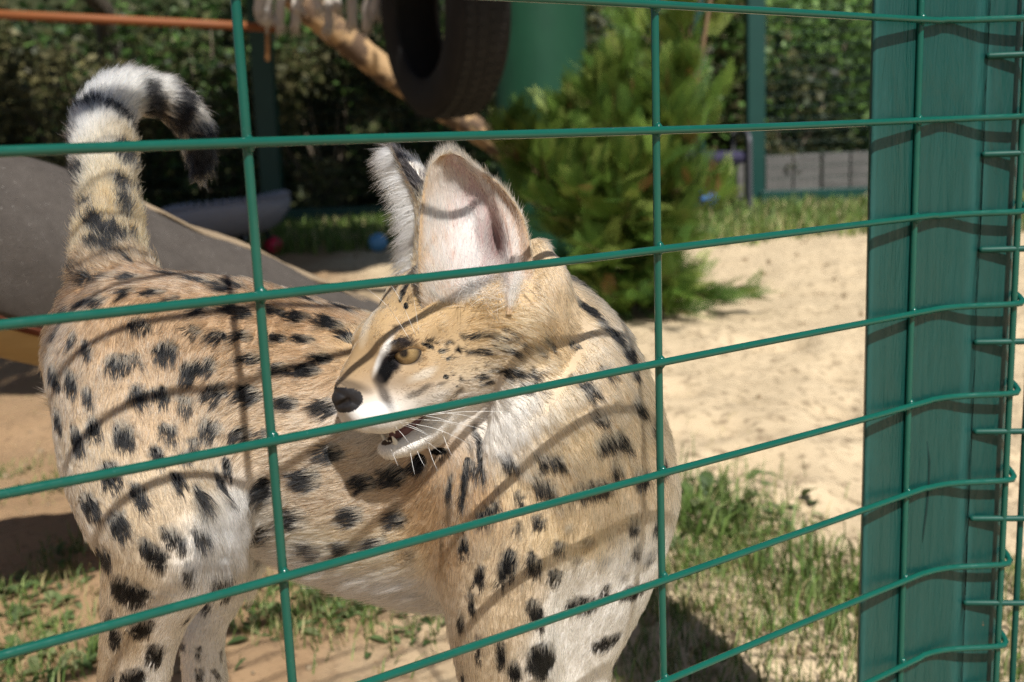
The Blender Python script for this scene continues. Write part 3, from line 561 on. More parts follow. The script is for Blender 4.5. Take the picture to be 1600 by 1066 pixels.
for px, d_, rx, ry, h, pal, lab in spec:
    x_, y_ = at(px, d_); shrub(x_, y_, rx, ry, h, int(5200 * max(.16, rx * h / 2)), pal, lab, .062 if rx > .5 else .03)
# bank of earth behind the shrubs and the wood on it
bk_m = NT('bank_soil'); bk_m.bsdf(bk_m.mix(bk_m.noise(2, 5), (.022,.028,.012), (.06,.065,.03)), .95, .1)
xs = np.linspace(-14, 14, 60); ys = np.concatenate([np.linspace(11.6, 17, 24), [24, 40]]); X_, Y_ = np.meshgrid(xs, ys, indexing='ij'); Z_ = np.clip((Y_ - 12.2) * .75, -.3, 5.5) + .25 * vnoise(np.c_[X_.ravel(), Y_.ravel(), X_.ravel() * 0], .8, 91).reshape(X_.shape)
a = (np.arange(59)[:, None] * len(ys) + np.arange(len(ys) - 1)[None]).ravel(); o = np_mesh('bank', np.c_[X_.ravel(), Y_.ravel(), Z_.ravel()], np.stack([a, a + len(ys), a + len(ys) + 1, a + 1], 1), bk_m.m, None, True); o['kind'] = 'structure'
n = 26000; x_ = RNG.uniform(-9, 9, n); y_ = RNG.uniform(12.2, 15.5, n); z_ = np.clip((y_ - 12.2) * .75, 0, 5) + RNG.uniform(0, .7, n) ** 1.5
tone = (1 + .6 * vnoise(np.c_[x_, y_, z_], .9, 92))[:, None]; o = leaves('undergrowth', np.c_[x_, y_, z_], .10, np.clip(pick(OLIVE + LUSH + DARK, n) * tone, .01, .5)); tag(o, 'mass of undergrowth covering the bank behind the shrubs', 'undergrowth', kind='stuff')
# unseen trees added over the enclosure so that their crowns shade the back
for px, d_, cz, rx, ry, rz_, n, lab in ((-120, 7.9, 2.75, 2.2, 1.2, .6, 9000, 'added unseen tree at the far left whose crown shades the back fence'), (380, 7.8, 2.75, 2.1, 1.1, .6, 9000, 'added shade tree over the pet bed with its crown above the picture'), (700, 8.0, 2.85, 1.3, 1.1, .6, 5500, 'added shade tree behind the tyre with its crown above the picture'),
        (-150, 4.6, 3.1, 1.8, 1.5, .6, 8000, 'added shade tree left of the rope tassels with its crown above the picture'), (420, 4.7, 3.1, 1.5, 1.5, .6, 8000, 'added shade tree above the tyre with its crown above the picture')):
    x_, y_ = at(px, d_); root = empty('added_shade_tree', (x_, 12.1, 0)); tag(root, lab, 'tree', 'unseen trees added to shade the enclosure'); st = MB(); st.tube([(x_, 12.1, -.1), (x_ + .05, 12.0, 2.2), (x_, y_ + 1.6, cz + .15), (x_, y_, cz + .4)], [.14, .11, .07, .03], 10)
    for k in range(9): az = RNG.uniform(0, 6.28); st.tube([(x_, y_ + 1.2, cz), (x_ + math.cos(az) * rx * .8, y_ + math.sin(az) * ry * .8, cz + RNG.uniform(-.3, .4))], [.05, .01], 6)
    st.build('trunk', stem_m.m, root)
    p_ = RNG.normal(0, 1, (n, 3)); p_ /= np.linalg.norm(p_, axis=1)[:, None]; p_ *= RNG.uniform(.2, 1, (n, 1)) ** .45; p_ = p_ * np.array((rx, ry, rz_)) + np.array((x_, y_, cz)); leaves('crown', p_, .11, pick(LUSH, n), root)
# unseen plank roof, added above the frame to shade the play things
rf = empty('added_shade_roof', (-.9, 2.2, 0)); tag(rf, 'unseen wooden roof added to shade the rope tassels and the tyre', 'roof')
for i in range(14): MB().box((-1.72 + .16 * i, 2.25, 2.05 + RNG.normal(0, .004)), (.152, 1.5, .025)).build('plank', darkw.m, rf, False, .003)
for y_ in (1.6, 2.9): MB().box((-.68, y_, 2.0), (2.3, .07, .07)).build('beam', darkw.m, rf, False, .004)
# ================================================================== the serval
class Tube:
    def __init__(s, pts, k=0.02, up=(0, 0, 1), n=None, reg='body', sub=False):
        p = np.asarray(pts, float)                    # rows: x y z rl rv
        n = n or max(12, int(len(p) * 7))
        q_ = spline(p, n * 4); al = np.concatenate([[0], np.cumsum(np.linalg.norm(np.diff(q_[:, :3], axis=0), axis=1))])
        s.s = np.stack([np.interp(np.linspace(0, al[-1], n), al, q_[:, j]) for j in range(5)], 1); s.c = s.s[:, :3]; s.rl = np.maximum(s.s[:, 3], 1e-3); s.rv = np.maximum(s.s[:, 4], 1e-3)
        t = np.gradient(s.c, axis=0); t /= np.linalg.norm(t, axis=1)[:, None]; s.t = t
        upv = np.broadcast_to(np.asarray(up, float), t.shape)
        lat = np.cross(upv, t); nl = np.linalg.norm(lat, axis=1)[:, None]
        lat = np.where(nl > 1e-3, lat / np.maximum(nl, 1e-6), np.array((1.0, 0, 0))); s.lat = lat; s.v = np.cross(t, lat)
        s.k = k; s.reg = reg; s.sub = sub
        s.grl = np.gradient(s.rl); s.grv = np.gradient(s.rv); s.h = np.linalg.norm(np.diff(s.c, axis=0), axis=1).mean()
        cc = np.zeros_like(s.c); cc[1:-1] = .5 * (s.c[2:] - 2*s.c[1:-1] + s.c[:-2]); s.kl = (cc * s.lat).sum(1); s.kv = (cc * s.v).sum(1)
        R_ = np.maximum(s.rl, s.rv)[:, None]
        s.lo = (s.c - R_).min(0) - 0.02 - k; s.hi = (s.c + R_).max(0) + 0.02 + k
    def ev(s, p):
        d = np.empty(len(p)); ix = np.empty(len(p), np.int32); n = len(s.c); cf = (s.c - s.c[0]).astype(np.float32); C2 = (cf**2).sum(1)
        for a in range(0, len(p), 200000):
            q = p[a:a+200000]
            D = C2[None] - (2 * (q - s.c[0])).astype(np.float32) @ cf.T
            i = D.argmin(1); ix[a:a+200000] = i
            r = q - s.c[i]
            A = (r * s.t[i]).sum(1); L = (r * s.lat[i]).sum(1); V = (r * s.v[i]).sum(1)
            h = np.clip(A / s.h, np.where(i == 0, 0, -.6), np.where(i == n-1, 0, .6))
            L = L - s.kl[i] * h * h; V = V - s.kv[i] * h * h
            rl, rv = s.rl[i] + s.grl[i] * h, s.rv[i] + s.grv[i] * h; ra = np.minimum(rl, rv)
            A = np.where(i == 0, np.minimum(A, 0), np.where(i == n-1, np.maximum(A, 0), 0))
            k0 = np.sqrt((L/rl)**2 + (V/rv)**2 + (A/ra)**2); k1 = np.sqrt((L/rl**2)**2 + (V/rv**2)**2 + (A/ra**2)**2)
            d[a:a+200000] = np.where(k1 > 1e-6, k0 * (k0 - 1) / np.maximum(k1, 1e-6), -ra)
        return d, ix
def rows(*a):
    """(px, py, d, rl[, rv]) -> world rows"""
    out = []
    for r in a:
        k = np.interp(r[0], (120, 300, 450, 620, 850), (.835, .85, .895, .95, 1.0)) * (r[5] if len(r) > 5 else 1)
        p = P(r[0], r[1], r[2] * k); out.append((*p, r[3] * k, (r[4] if len(r) > 4 else r[3]) * k))
    return out
def foot(r, *zs):
    """carry the last row of a leg straight down to the ground: (dx, dy, z, radius)"""
    x, y = r[-1][:2]
    return r + [(x + dx, y + dy, z, q, q) for dx, dy, z, q in zs]

# head frame: fitted so that the landmarks of the head fall where the photograph has them
HL = [((4.3, 2.75, .6), (635, 548)), ((9.3, 0, -.9), (526, 618)), ((-2.2, 3.8, 3.0), (748, 450)),
      ((6.6, .3, -5.3), (632, 706)), ((2.6, 2.5, -3.3), (712, 634)), ((-1.4, -3.4, 3.6), (640, 415))]
def head_fit():
    q = np.zeros(7); base = P(735, 515, 0.66)
    def RM(q):
        cz, sz = math.cos(q[3] + R(215)), math.sin(q[3] + R(215)); cy_, sy_ = math.cos(q[4] + .15), math.sin(q[4] + .15); cx, sx = math.cos(q[5]), math.sin(q[5])
        return np.array(((cz,-sz,0),(sz,cz,0),(0,0,1))) @ np.array(((cy_,0,sy_),(0,1,0),(-sy_,0,cy_))) @ np.array(((1,0,0),(0,cx,-sx),(0,sx,cx)))
    def res(q):
        M = RM(q); o = base + q[:3]
        r = []
        for l, (x, y) in HL:
            a = PX(o + M @ (np.array(l) * .01 * math.exp(q[6]))); k_ = 2.5 if l[1] == 0 or l[1] == 2.75 else 1; r += [k_ * (a[0] - x), k_ * (a[1] - y)]
        e = PX(o + M @ (np.array(HL[0][0]) * .01 * math.exp(q[6])))
        r += [(e[2] - HEAD_D) * 8000] + list(q[3:] * 20)
        return np.array(r)
    lam = 1.0
    for _ in range(60):
        r = res(q); J = np.stack([(res(q + np.eye(7)[i] * 1e-5) - r) / 1e-5 for i in range(7)], 1)
        A = J.T @ J; dq = -np.linalg.solve(A + lam * np.diag(np.diag(A)), J.T @ r)
        if (res(q + dq)**2).sum() < (r**2).sum(): q = q + dq; lam *= .4
        else: lam *= 4
    return base + q[:3], RM(q), res(q), q
HEAD_D = 0.645
HO, HR, _hr, _hq = head_fit()
HS = .01 * math.exp(_hq[6])
def HW(p): return HO + (np.asarray(p, float) * HS) @ HR.T
def hrows(*a):
    out = []
    for r in a:
        p = HW(r[:3]); out.append((*p, r[3] * HS, (r[4] if len(r) > 4 else r[3]) * HS))
    return out
HUP = HR[:, 2]; HF = HR[:, 0]; HLEFT = HR[:, 1]
prims = []
def T(*a, **k): prims.append(Tube(*a, **k))
# torso, chest to rump
T(rows((925,765,.755,.050,.080), (850,750,.77,.064,.097), (720,730,.795,.072,.106), (590,705,.806,.069,.104), (450,655,.82,.063,.095), (320,605,.832,.058,.090), (200,560,.842,.0485,.070), (150,545,.85,.037,.051)), k=.02, n=60, reg='torso')
# neck, head to chest
T(rows((790,500,.69,.038), (843,525,.705,.043), (888,590,.715,.049), (903,660,.735,.053), (905,740,.755,.053)), k=.03, n=40, reg='neck')
T(hrows((1.0,0,-3.4,2.2), (-3,0,-3.6,2.8)) + rows((850,640,.70,.045), (880,740,.735,.05)), k=.03, reg='neck')
# near hind leg
r = rows((215,590,.812,.062), (228,715,.80,.0585), (262,838,.794,.0515), (228,955,.806,.032), (208,1066,.826,.025), (192,1190,.85,.021))
T(foot(r, (-.002,-.004,.19,.018), (.010,-.01,.10,.016), (.025,-.02,.035,.016), (.065,-.03,.018,.019)), k=.028, reg='leg')
# far hind leg
r = rows((270,610,.905,.0545), (335,800,.90,.0475), (345,900,.91,.0258), (318,985,.92,.0185), (322,1075,.93,.0175), (330,1150,.935,.0165))
T(foot(r, (-.002,-.004,.17,.0155), (.006,-.01,.10,.015), (.02,-.02,.035,.016), (.06,-.03,.018,.018)), k=.022, reg='leg')
# near fore leg
r = rows((800,700,.735,.055), (800,800,.725,.052), (785,925,.725,.040), (790,1060,.735,.032), (795,1200,.745,.024))
T(foot(r, (0,0,.10,.019), (.005,-.005,.04,.018), (.035,-.015,.02,.021)), k=.03, reg='leg')
# far fore leg
r = rows((925,780,.765,.052), (912,900,.765,.046), (890,1010,.775,.035), (882,1100,.785,.028), (880,1200,.795,.024))
T(foot(r, (0,0,.10,.019), (.005,-.005,.04,.018), (.035,-.015,.02,.021)), k=.03, reg='leg')
# tail
TAILC = [(*P(x, y, d), r_ / FPX * d, r_ / FPX * d) for x, y, d, r_ in ((185,455,.72,54), (172,400,.735,43), (172,330,.765,33), (163,255,.80,33), (160,200,.83,33), (185,155,.855,28), (230,146,.875,23), (272,163,.89,20), (298,195,.90,16.5), (310,228,.91,13), (313,258,.915,9))]
T(TAILC, k=.03, n=70, reg='tail')
# head
T(hrows((3.2,0,.5,3.2,2.8), (0,0,.7,4.0,3.6), (-3.4,0,.2,3.5,3.4)), k=.012, up=HUP, reg='head')
T(hrows((8.75,0,-1.15,.92,.80), (8.4,0,-1.0,1.22,1.08), (7.8,0,-.85,1.5,1.32), (6.7,0,-.5,1.8,1.72), (5.2,0,-.1,2.15,2.05), (3.0,0,0,2.9,2.6)), k=.012, up=HUP, reg='head')
for s_ in (1, -1):
    T(hrows((7.85,.9*s_,-2.6,1.3,1.3), (6.7,1.5*s_,-2.85,1.55,1.45), (4.2,2.2*s_,-2.4,1.5,1.4)), k=.010, up=HUP, reg='head')
    T(hrows((3.4,2.2*s_,-1.7,1.5,1.6), (.6,2.8*s_,-1.8,1.7,2.3), (-2.4,2.8*s_,-1.6,1.6,2.4)), k=.02, up=HUP, reg='head')
    T(hrows((5.1,1.75*s_,1.45,.7,.5), (4.0,2.75*s_,1.62,.75,.6), (2.4,3.2*s_,1.5,.8,.7)), k=.010, up=HUP, reg='head')      # brow
    T(hrows((5.3,2.0*s_,-.7,.6,.55), (4.3,2.8*s_,-.95,.65,.6), (2.9,3.2*s_,-.6,.7,.7)), k=.010, up=HUP, reg='head')    # cheek bone under the eye
    T(hrows((.6,1.9*s_,2.4,1.5,1.5), (-1.8,2.3*s_,2.6,1.6,1.6)), k=.018, up=HUP, reg='head')       # ear root
T(rows((838,395,.672,.009), (853,440,.668,.0145), (848,485,.668,.014)), k=.012, reg='head')     # fur tab behind the near ear
# lower jaw
T(hrows((6.9,0,-5.85,1.05,.82), (5.5,0,-6.05,1.5,.98), (3.6,0,-5.55,1.9,1.15), (1.0,0,-4.0,2.5,1.5), (-1.5,0,-3.0,2.9,2.0)), k=.010, up=HUP, reg='head')
# cut: the open mouth, then the eye sockets and the nostrils
T(hrows((8.6,0,-4.75,1.2,.45), (7.0,0,-4.85,1.6,.52), (5.2,0,-4.5,2.1,.42), (3.4,0,-3.85,2.7,.24), (2.3,0,-3.25,3.0,.10)), k=.004, up=HUP, sub=True, reg='mouth')
EYE = [HW((3.95, 2.35*s_, .55)) for s_ in (1, -1)]
for s_ in (1, -1):
    e = HW((4.8, 3.0*s_, .50)); T([(*e, .0085, .0070), (*(e + HR @ np.array((.003, .0045*s_, 0))), .0085, .0070)], k=.004, up=HUP, n=4, sub=True, reg='eye')
    e = HW((9.55, .42*s_, -1.25)); e2 = HW((8.95, .95*s_, -1.1)); T([(*e, .0022, .0018), (*e2, .0022, .0014)], k=.002, up=HUP, n=5, sub=True, reg='nostril')

for s_ in (1, -1):      # heavy upper lid, thin lower lid
    T(hrows((5.2,2.0*s_,.98,.40,.30), (4.55,2.9*s_,1.18,.48,.40), (3.5,3.3*s_,1.02,.46,.38), (2.9,3.35*s_,.75,.4,.35)), k=.005, up=HUP, n=18, reg='head')
    T(hrows((5.2,2.1*s_,-.05,.30,.25), (4.4,3.0*s_,-.35,.32,.25), (3.3,3.35*s_,.15,.32,.25)), k=.004, up=HUP, n=16, reg='head')

def sdf(p, full=True):
    p = np.asarray(p, float); d = np.full(len(p), 1.0)
    for pr in prims:
        m_ = np.all((p > pr.lo) & (p < pr.hi), axis=1)
        if not m_.any(): continue
        ii = np.nonzero(m_)[0]; b, _ = pr.ev(p[ii]); a = d[ii]
        if pr.sub: b = -b; h = np.maximum(pr.k - np.abs(a - b), 0) / pr.k; d[ii] = np.maximum(a, b) + h*h*pr.k*.25
        else: h = np.maximum(pr.k - np.abs(a - b), 0) / pr.k; d[ii] = np.minimum(a, b) - h*h*pr.k*.25
    return d
def surface(step):
    lo = np.min([q.lo for q in prims if not q.sub], 0); lo[2] = -0.02; hi = np.max([q.hi for q in prims if not q.sub], 0)
    n = np.ceil((hi - lo) / step).astype(int) + 1
    F_ = np.full(n, 1.0, np.float32)
    ax = [lo[i] + step * np.arange(n[i]) for i in range(3)]
    for pr in prims:
        a = np.maximum(((pr.lo - lo) / step).astype(int), 0); b = np.minimum(((pr.hi - lo) / step).astype(int) + 2, n)
        sl = tuple(slice(a[i], b[i]) for i in range(3))
        g = np.stack(np.meshgrid(*[ax[i][a[i]:b[i]] for i in range(3)], indexing='ij'), -1).reshape(-1, 3)
        v, _ = pr.ev(g); v = v.reshape(b - a); o = F_[sl]
        if pr.sub: v = -v; h = np.maximum(pr.k - np.abs(o - v), 0) / pr.k; F_[sl] = np.maximum(o, v) + h*h*pr.k*.25
        else: h = np.maximum(pr.k - np.abs(o - v), 0) / pr.k; F_[sl] = np.minimum(o, v) - h*h*pr.k*.25
    # surface nets
    S = F_ < 0
    c = np.zeros(n - 1, np.int8)
    for dx in (0,1):
        for dy in (0,1):
            for dz in (0,1): c += S[dx:n[0]-1+dx, dy:n[1]-1+dy, dz:n[2]-1+dz]
    act = (c > 0) & (c < 8); I = np.argwhere(act); idx = np.full(n - 1, -1, np.int32); idx[act] = np.arange(len(I))
    acc = np.zeros((len(I), 3)); cnt = np.zeros(len(I))
    co = [(0,0,0),(1,0,0),(0,1,0),(1,1,0),(0,0,1),(1,0,1),(0,1,1),(1,1,1)]
    val = [F_[I[:,0]+a, I[:,1]+b, I[:,2]+c_] for a, b, c_ in co]
    for e0 in range(8):
        for e1 in range(e0 + 1, 8):
            if sum(abs(co[e0][k]-co[e1][k]) for k in range(3)) != 1: continue
            a, b = val[e0], val[e1]; x = (a < 0) != (b < 0)
            t = np.where(x, a / np.where(x, a - b, 1), 0)[:, None]
            acc += np.where(x[:, None], np.array(co[e0]) + t * (np.array(co[e1]) - np.array(co[e0])), 0); cnt += x
    V = lo + (I + acc / cnt[:, None]) * step
    Q = []
    for axx in range(3):
        u, v_ = [k for k in range(3) if k != axx]
        sl0 = [slice(None)]*3; sl1 = [slice(None)]*3; sl0[axx] = slice(0, -1); sl1[axx] = slice(1, None)
        A, B = S[tuple(sl0)], S[tuple(sl1)]
        E_ = np.argwhere(A != B); E_ = E_[(E_[:, u] > 0) & (E_[:, v_] > 0) & (E_[:, u] < n[u]-1) & (E_[:, v_] < n[v_]-1)]
        ins = A[tuple(E_.T)]
        def ci(du, dv):
            q = E_.copy(); q[:, u] += du; q[:, v_] += dv; return idx[tuple(q.T)]
        q = np.stack([ci(-1,-1), ci(0,-1), ci(0,0), ci(-1,0)], 1)
        flip = ins if axx != 1 else ~ins
        q[~flip] = q[~flip][:, ::-1]; Q.append(q)
    return V, np.concatenate(Q)
V, Q = surface(0.0032)
def project(V, it=3):
    for _ in range(it):
        e = 4e-4; d = sdf(V)
        g = np.stack([sdf(V + np.eye(3)[i] * e) - d for i in range(3)], 1) / e
        gn = np.linalg.norm(g, axis=1)[:, None]
        V = V - np.clip(d[:, None] / np.maximum(gn, .3), -.002, .002) * g / np.maximum(gn, .3)
    return V, g / np.maximum(gn, 1e-6)
# refine the face
me = bpy.data.meshes.new('body'); me.from_pydata(V.tolist(), [], Q.tolist()); bm = bmesh.new(); bm.from_mesh(me)
def head_near(p): 
    q = (np.array(p) - HO) @ HR * 100
    return q[0] > 2.2 and q[0] < 11.5 and abs(q[1]) < 6 and q[2] > -8
for _ in range(2):
    es = list({e for f in bm.faces if head_near(f.calc_center_median()) for e in f.edges})
    bmesh.ops.subdivide_edges(bm, edges=es, cuts=1, use_grid_fill=True)
bmesh.ops.triangulate(bm, faces=[f for f in bm.faces if len(f.verts) > 4])
bmesh.ops.recalc_face_normals(bm, faces=bm.faces[:])
bm.to_mesh(me); bm.free()
nv = len(me.vertices); V = np.empty(nv * 3); me.vertices.foreach_get('co', V); V = V.reshape(-1, 3)
V, N = project(V, 2)
me.vertices.foreach_set('co', V.astype(np.float32).ravel()); me.update()
# ---- ears: cupped shells with real thickness, joined to the body mesh
def ear_grid(L, Rr, dL, dR, cup, nu=36, nv=30, pw=2.2):
    L, Rr, dL, dR, cup = [spline(np.atleast_2d(np.asarray(x, float).T).T.reshape(len(x), -1), nu) for x in (L, Rr, dL, dR, cup)]
    v = np.linspace(-1, 1, nv); G = np.empty((nu, nv, 3))
    for i in range(nu):
        for j in range(nv):
            t = (v[j] + 1) / 2; px = L[i] * (1 - t) + Rr[i] * t
            G[i, j] = P(px[0], px[1], dL[i,0] * (1-t) + dR[i,0] * t + cup[i,0] * (1 - abs(v[j])**pw))
    return G
near_L = [(662,492),(655,440),(655,385),(658,335),(663,294),(671,264),(683,248),(698,241)]
near_R = [(826,492),(832,440),(827,385),(813,335),(786,296),(757,270),(734,252),(714,242)]
_b0 = BVHTree.FromPolygons([Vector(v) for v in V], [tuple(p.vertices) for p in me.polygons])
def depth_at(px, py, e=.003):
    d = P(px, py, 1.0) - CAM; d /= np.linalg.norm(d); h_ = _b0.ray_cast(Vector(CAM), Vector(d))
    return (np.array(h_[0]) - CAM) @ _F + e if h_[0] is not None else .69
near_G = ear_grid(near_L, near_R, [depth_at(662,492),.640,.637,.638,.640,.642,.643,.643], [depth_at(826,492),.653,.650,.650,.649,.647,.646,.645], [depth_at(745,492) - .5 * (depth_at(662,492) + depth_at(826,492)) - .001,.003,.012,.017,.015,.010,.005,.001])
# folds of the inner ear
vv = np.linspace(-1, 1, 30)[None, :]; uu = np.linspace(0, 1, 36)[:, None]
fold = .006 * np.exp(-((vv - .62)/.10)**2) * np.clip(1 - (uu/.62)**2, 0, 1) - .010 * np.exp(-((vv - .42)/.16)**2 - ((uu - .30)/.10)**2) + .004 * np.exp(-((vv - .18)/.10)**2 - ((uu - .36)/.13)**2)
near_G = near_G - 1.5 * fold[..., None] * _F
far_G = ear_grid([(640,440),(645,385),(648,345),(645,312),(630,276),(618,246),(611,228)], [(712,440),(712,385),(705,340),(690,300),(668,270),(640,247),(614,226)],
                 [.72,.718,.716,.715,.715,.715,.715], [.722,.722,.722,.722,.722,.72,.716], [-.014,-.017,-.017,-.015,-.010,-.005,-.001])
def shell(G, th0=.0030, th1=.0012):
    nu, nv = G.shape[:2]
    du = np.gradient(G, axis=0); dv = np.gradient(G, axis=1); n = np.cross(du, dv); n /= np.linalg.norm(n, axis=2)[..., None] + 1e-12
    if (n[nu//2, nv//2] @ _F) < 0: n = -n
    th = np.linspace(th0, th1, nu)[:, None] * (1 - .6 * np.abs(np.linspace(-1, 1, nv))[None]**4)
    B = G + n * th[..., None]
    V_ = np.concatenate([G.reshape(-1, 3), B.reshape(-1, 3)]); F_ = []
    o = nu * nv
    for i in range(nu - 1):
        for j in range(nv - 1):
            a = i*nv + j; F_.append((a, a+1, a+nv+1, a+nv)); F_.append((o+a, o+a+nv, o+a+nv+1, o+a+1))
    for i in range(nu - 1):
        for j in (0, nv - 1):
            a = i*nv + j; F_.append((a, a+nv, o+a+nv, o+a))
    for j in range(nv - 1):
        a = (nu-1)*nv + j; F_.append((a, a+1, o+a+1, o+a))
    return V_, F_, n
bodyV, bodyF = V.copy(), [tuple(p.vertices) for p in me.polygons]
nb = len(bodyV); bpy.data.meshes.remove(me)
eV1, eF1, en1 = shell(near_G); eV2, eF2, en2 = shell(far_G)
allV = np.concatenate([bodyV, eV1, eV2]); n1 = nb + len(eV1)
allF = bodyF + [tuple(nb + i for i in f) for f in eF1] + [tuple(n1 + i for i in f) for f in eF2]
me = bpy.data.meshes.new('body'); me.from_pydata(allV.tolist(), [], allF); 
bm = bmesh.new(); bm.from_mesh(me); bmesh.ops.recalc_face_normals(bm, faces=bm.faces[:]); bmesh.ops.triangulate(bm, faces=bm.faces[:]); bm.to_mesh(me); bm.free()
me.shade_smooth()
TRI = np.empty(len(me.polygons) * 3, np.int32); me.polygons.foreach_get('vertices', TRI); TRI = TRI.reshape(-1, 3)
VN = np.empty(len(allV) * 3, np.float32); me.vertex_normals.foreach_get('vector', VN); VN = VN.reshape(-1, 3).astype(float)
VREG = np.zeros(len(allV), int); VREG[nb:n1] = 1; VREG[n1:] = 2            # 0 body, 1 near ear, 2 far ear
bvh = BVHTree.FromPolygons([Vector(v) for v in bodyV], bodyF)
bvh_all = BVHTree.FromPolygons([Vector(v) for v in allV], allF)

# nearest limb of every vertex, and the lie of the hair along it
fl = np.zeros((len(allV), 3)); wsum = np.zeros(len(allV)); best = np.full(len(allV), 9.0); regn = np.zeros(len(allV), int)
REGS = ['torso', 'neck', 'leg', 'tail', 'head']
for q in prims:
    if q.sub: continue
    m_ = np.all((allV > q.lo - .01) & (allV < q.hi + .01), axis=1); ii = np.nonzero(m_)[0]
    if not len(ii): continue
    d_, ix = q.ev(allV[ii]); wgt = np.exp(-np.clip(d_, -.01, .2) / .010); tg = q.t[ix]
    fl[ii] += tg * wgt[:, None]; wsum[ii] += wgt
    b_ = d_ < best[ii]; best[ii[b_]] = d_[b_]; regn[ii[b_]] = REGS.index(q.reg)
kdv = KDTree(nb)
for i in range(0, nb): kdv.insert(bodyV[i], i)
kdv.balance()
CLS = np.array((0, 1, 0, 0, 2))                        # body, neck, head

def hit(px, py, which=None):
    """the place on the coat seen at that pixel of the photograph (nudged inwards at the outline)"""
    cx, cy_ = px, py
    for _ in range(14 if (px < 400 and py < 400) else 4):
        d = P(cx, cy_, 1.0) - CAM; d /= np.linalg.norm(d)
        h_ = (which or bvh).ray_cast(Vector(CAM), Vector(d))
        if h_[0] is not None: return np.array(h_[0]), np.array(h_[1]), d
        tx, ty = (600, 700) if not (py < 400 and px < 400) else (170 if px < 230 else min(px, 300), 200 if px < 230 else 150)
        cx += (tx - cx) * .06; cy_ += (ty - cy_) * .06
    return None
# ---- coat colours: where on the coat (read from the photograph, placed on the body), and which colour the hair has there
BK = (.265,.17,.098); UF = (.325,.222,.135); MF = (.385,.28,.18); LF = (.43,.335,.225); WH = (.74,.71,.66); CRM = (.54,.42,.265); TH = (.36,.235,.13); FC = (.39,.265,.135); NB = (.32,.205,.095)
CG = [(BK, ((250,435),(350,455),(450,480),(540,490),(190,430),(120,440))), (UF, ((150,500),(300,540),(450,560),(520,590),(90,540))),
 (MF, ((100,620),(250,650),(400,690),(520,720),(600,790),(500,800),(430,760))), (LF, ((130,720),(220,800),(170,900),(230,905),(200,1000),(160,1040),(300,740))),
 (WH, ((480,885),(560,915),(640,930),(690,945),(400,845),(375,800),(350,850),(430,870),(285,960),(250,1045),(290,920),(330,960),(320,1040),(340,900),(345,870))), (CRM, ((520,845),(600,855),(560,870),(460,840))),
 (LF, ((760,900),(770,1000),(800,960),(750,1050),(820,900))), (TH, ((730,760),(760,780),(700,860),(680,800),(650,760))),
 (LF, ((900,520),(950,560),(1000,620),(980,700),(900,740),(960,790),(1010,760),(870,790),(930,640))), (CRM, ((830,700),(870,690),(900,680),(860,830),(920,850),(800,760))), (CRM, ((850,640),)), (WH, ((805,655),(820,625),(790,670))),
 (WH, ((900,905),(960,900),(870,950),(920,980),(960,940),(880,1050),(930,1040),(990,900),(940,1060),(860,1000))),
 (FC, ((590,480),(580,520),(610,490),(660,470),(720,480),(700,500),(650,505),(780,500))), (NB, ((560,570),(550,590),(570,545),(575,600))), (NB, ((650,600),(640,585),(620,610),(670,590))), (FC, ((700,575),(740,540),(800,535),(860,540),(690,560))),
 (CRM, ((760,585),(820,575),(780,565),(850,590),(720,590))), (WH, ((720,618),(680,628),(640,638),(600,645),(575,655),(760,625),(590,660),(800,620),(700,640),(560,655),(620,650),(650,650))), (WH, ((610,700),(640,695),(665,690),(700,668),(720,655))),
 ((.74,.685,.585), ((118,230),(150,140),(215,105),(300,150),(120,180),(255,120))), ((.44,.28,.135), ((205,250),(200,350),(235,180),(170,350),(140,330),(190,290))), ((.58,.45,.29), ((150,250),(140,290),(310,240)))]
gp, gc = [], []
for c, l in CG:
    for px, py in l:
        h_ = hit(px, py)
        if h_: gp.append(h_[0]); gc.append(c)
gp, gc = np.array(gp), np.array(gc)
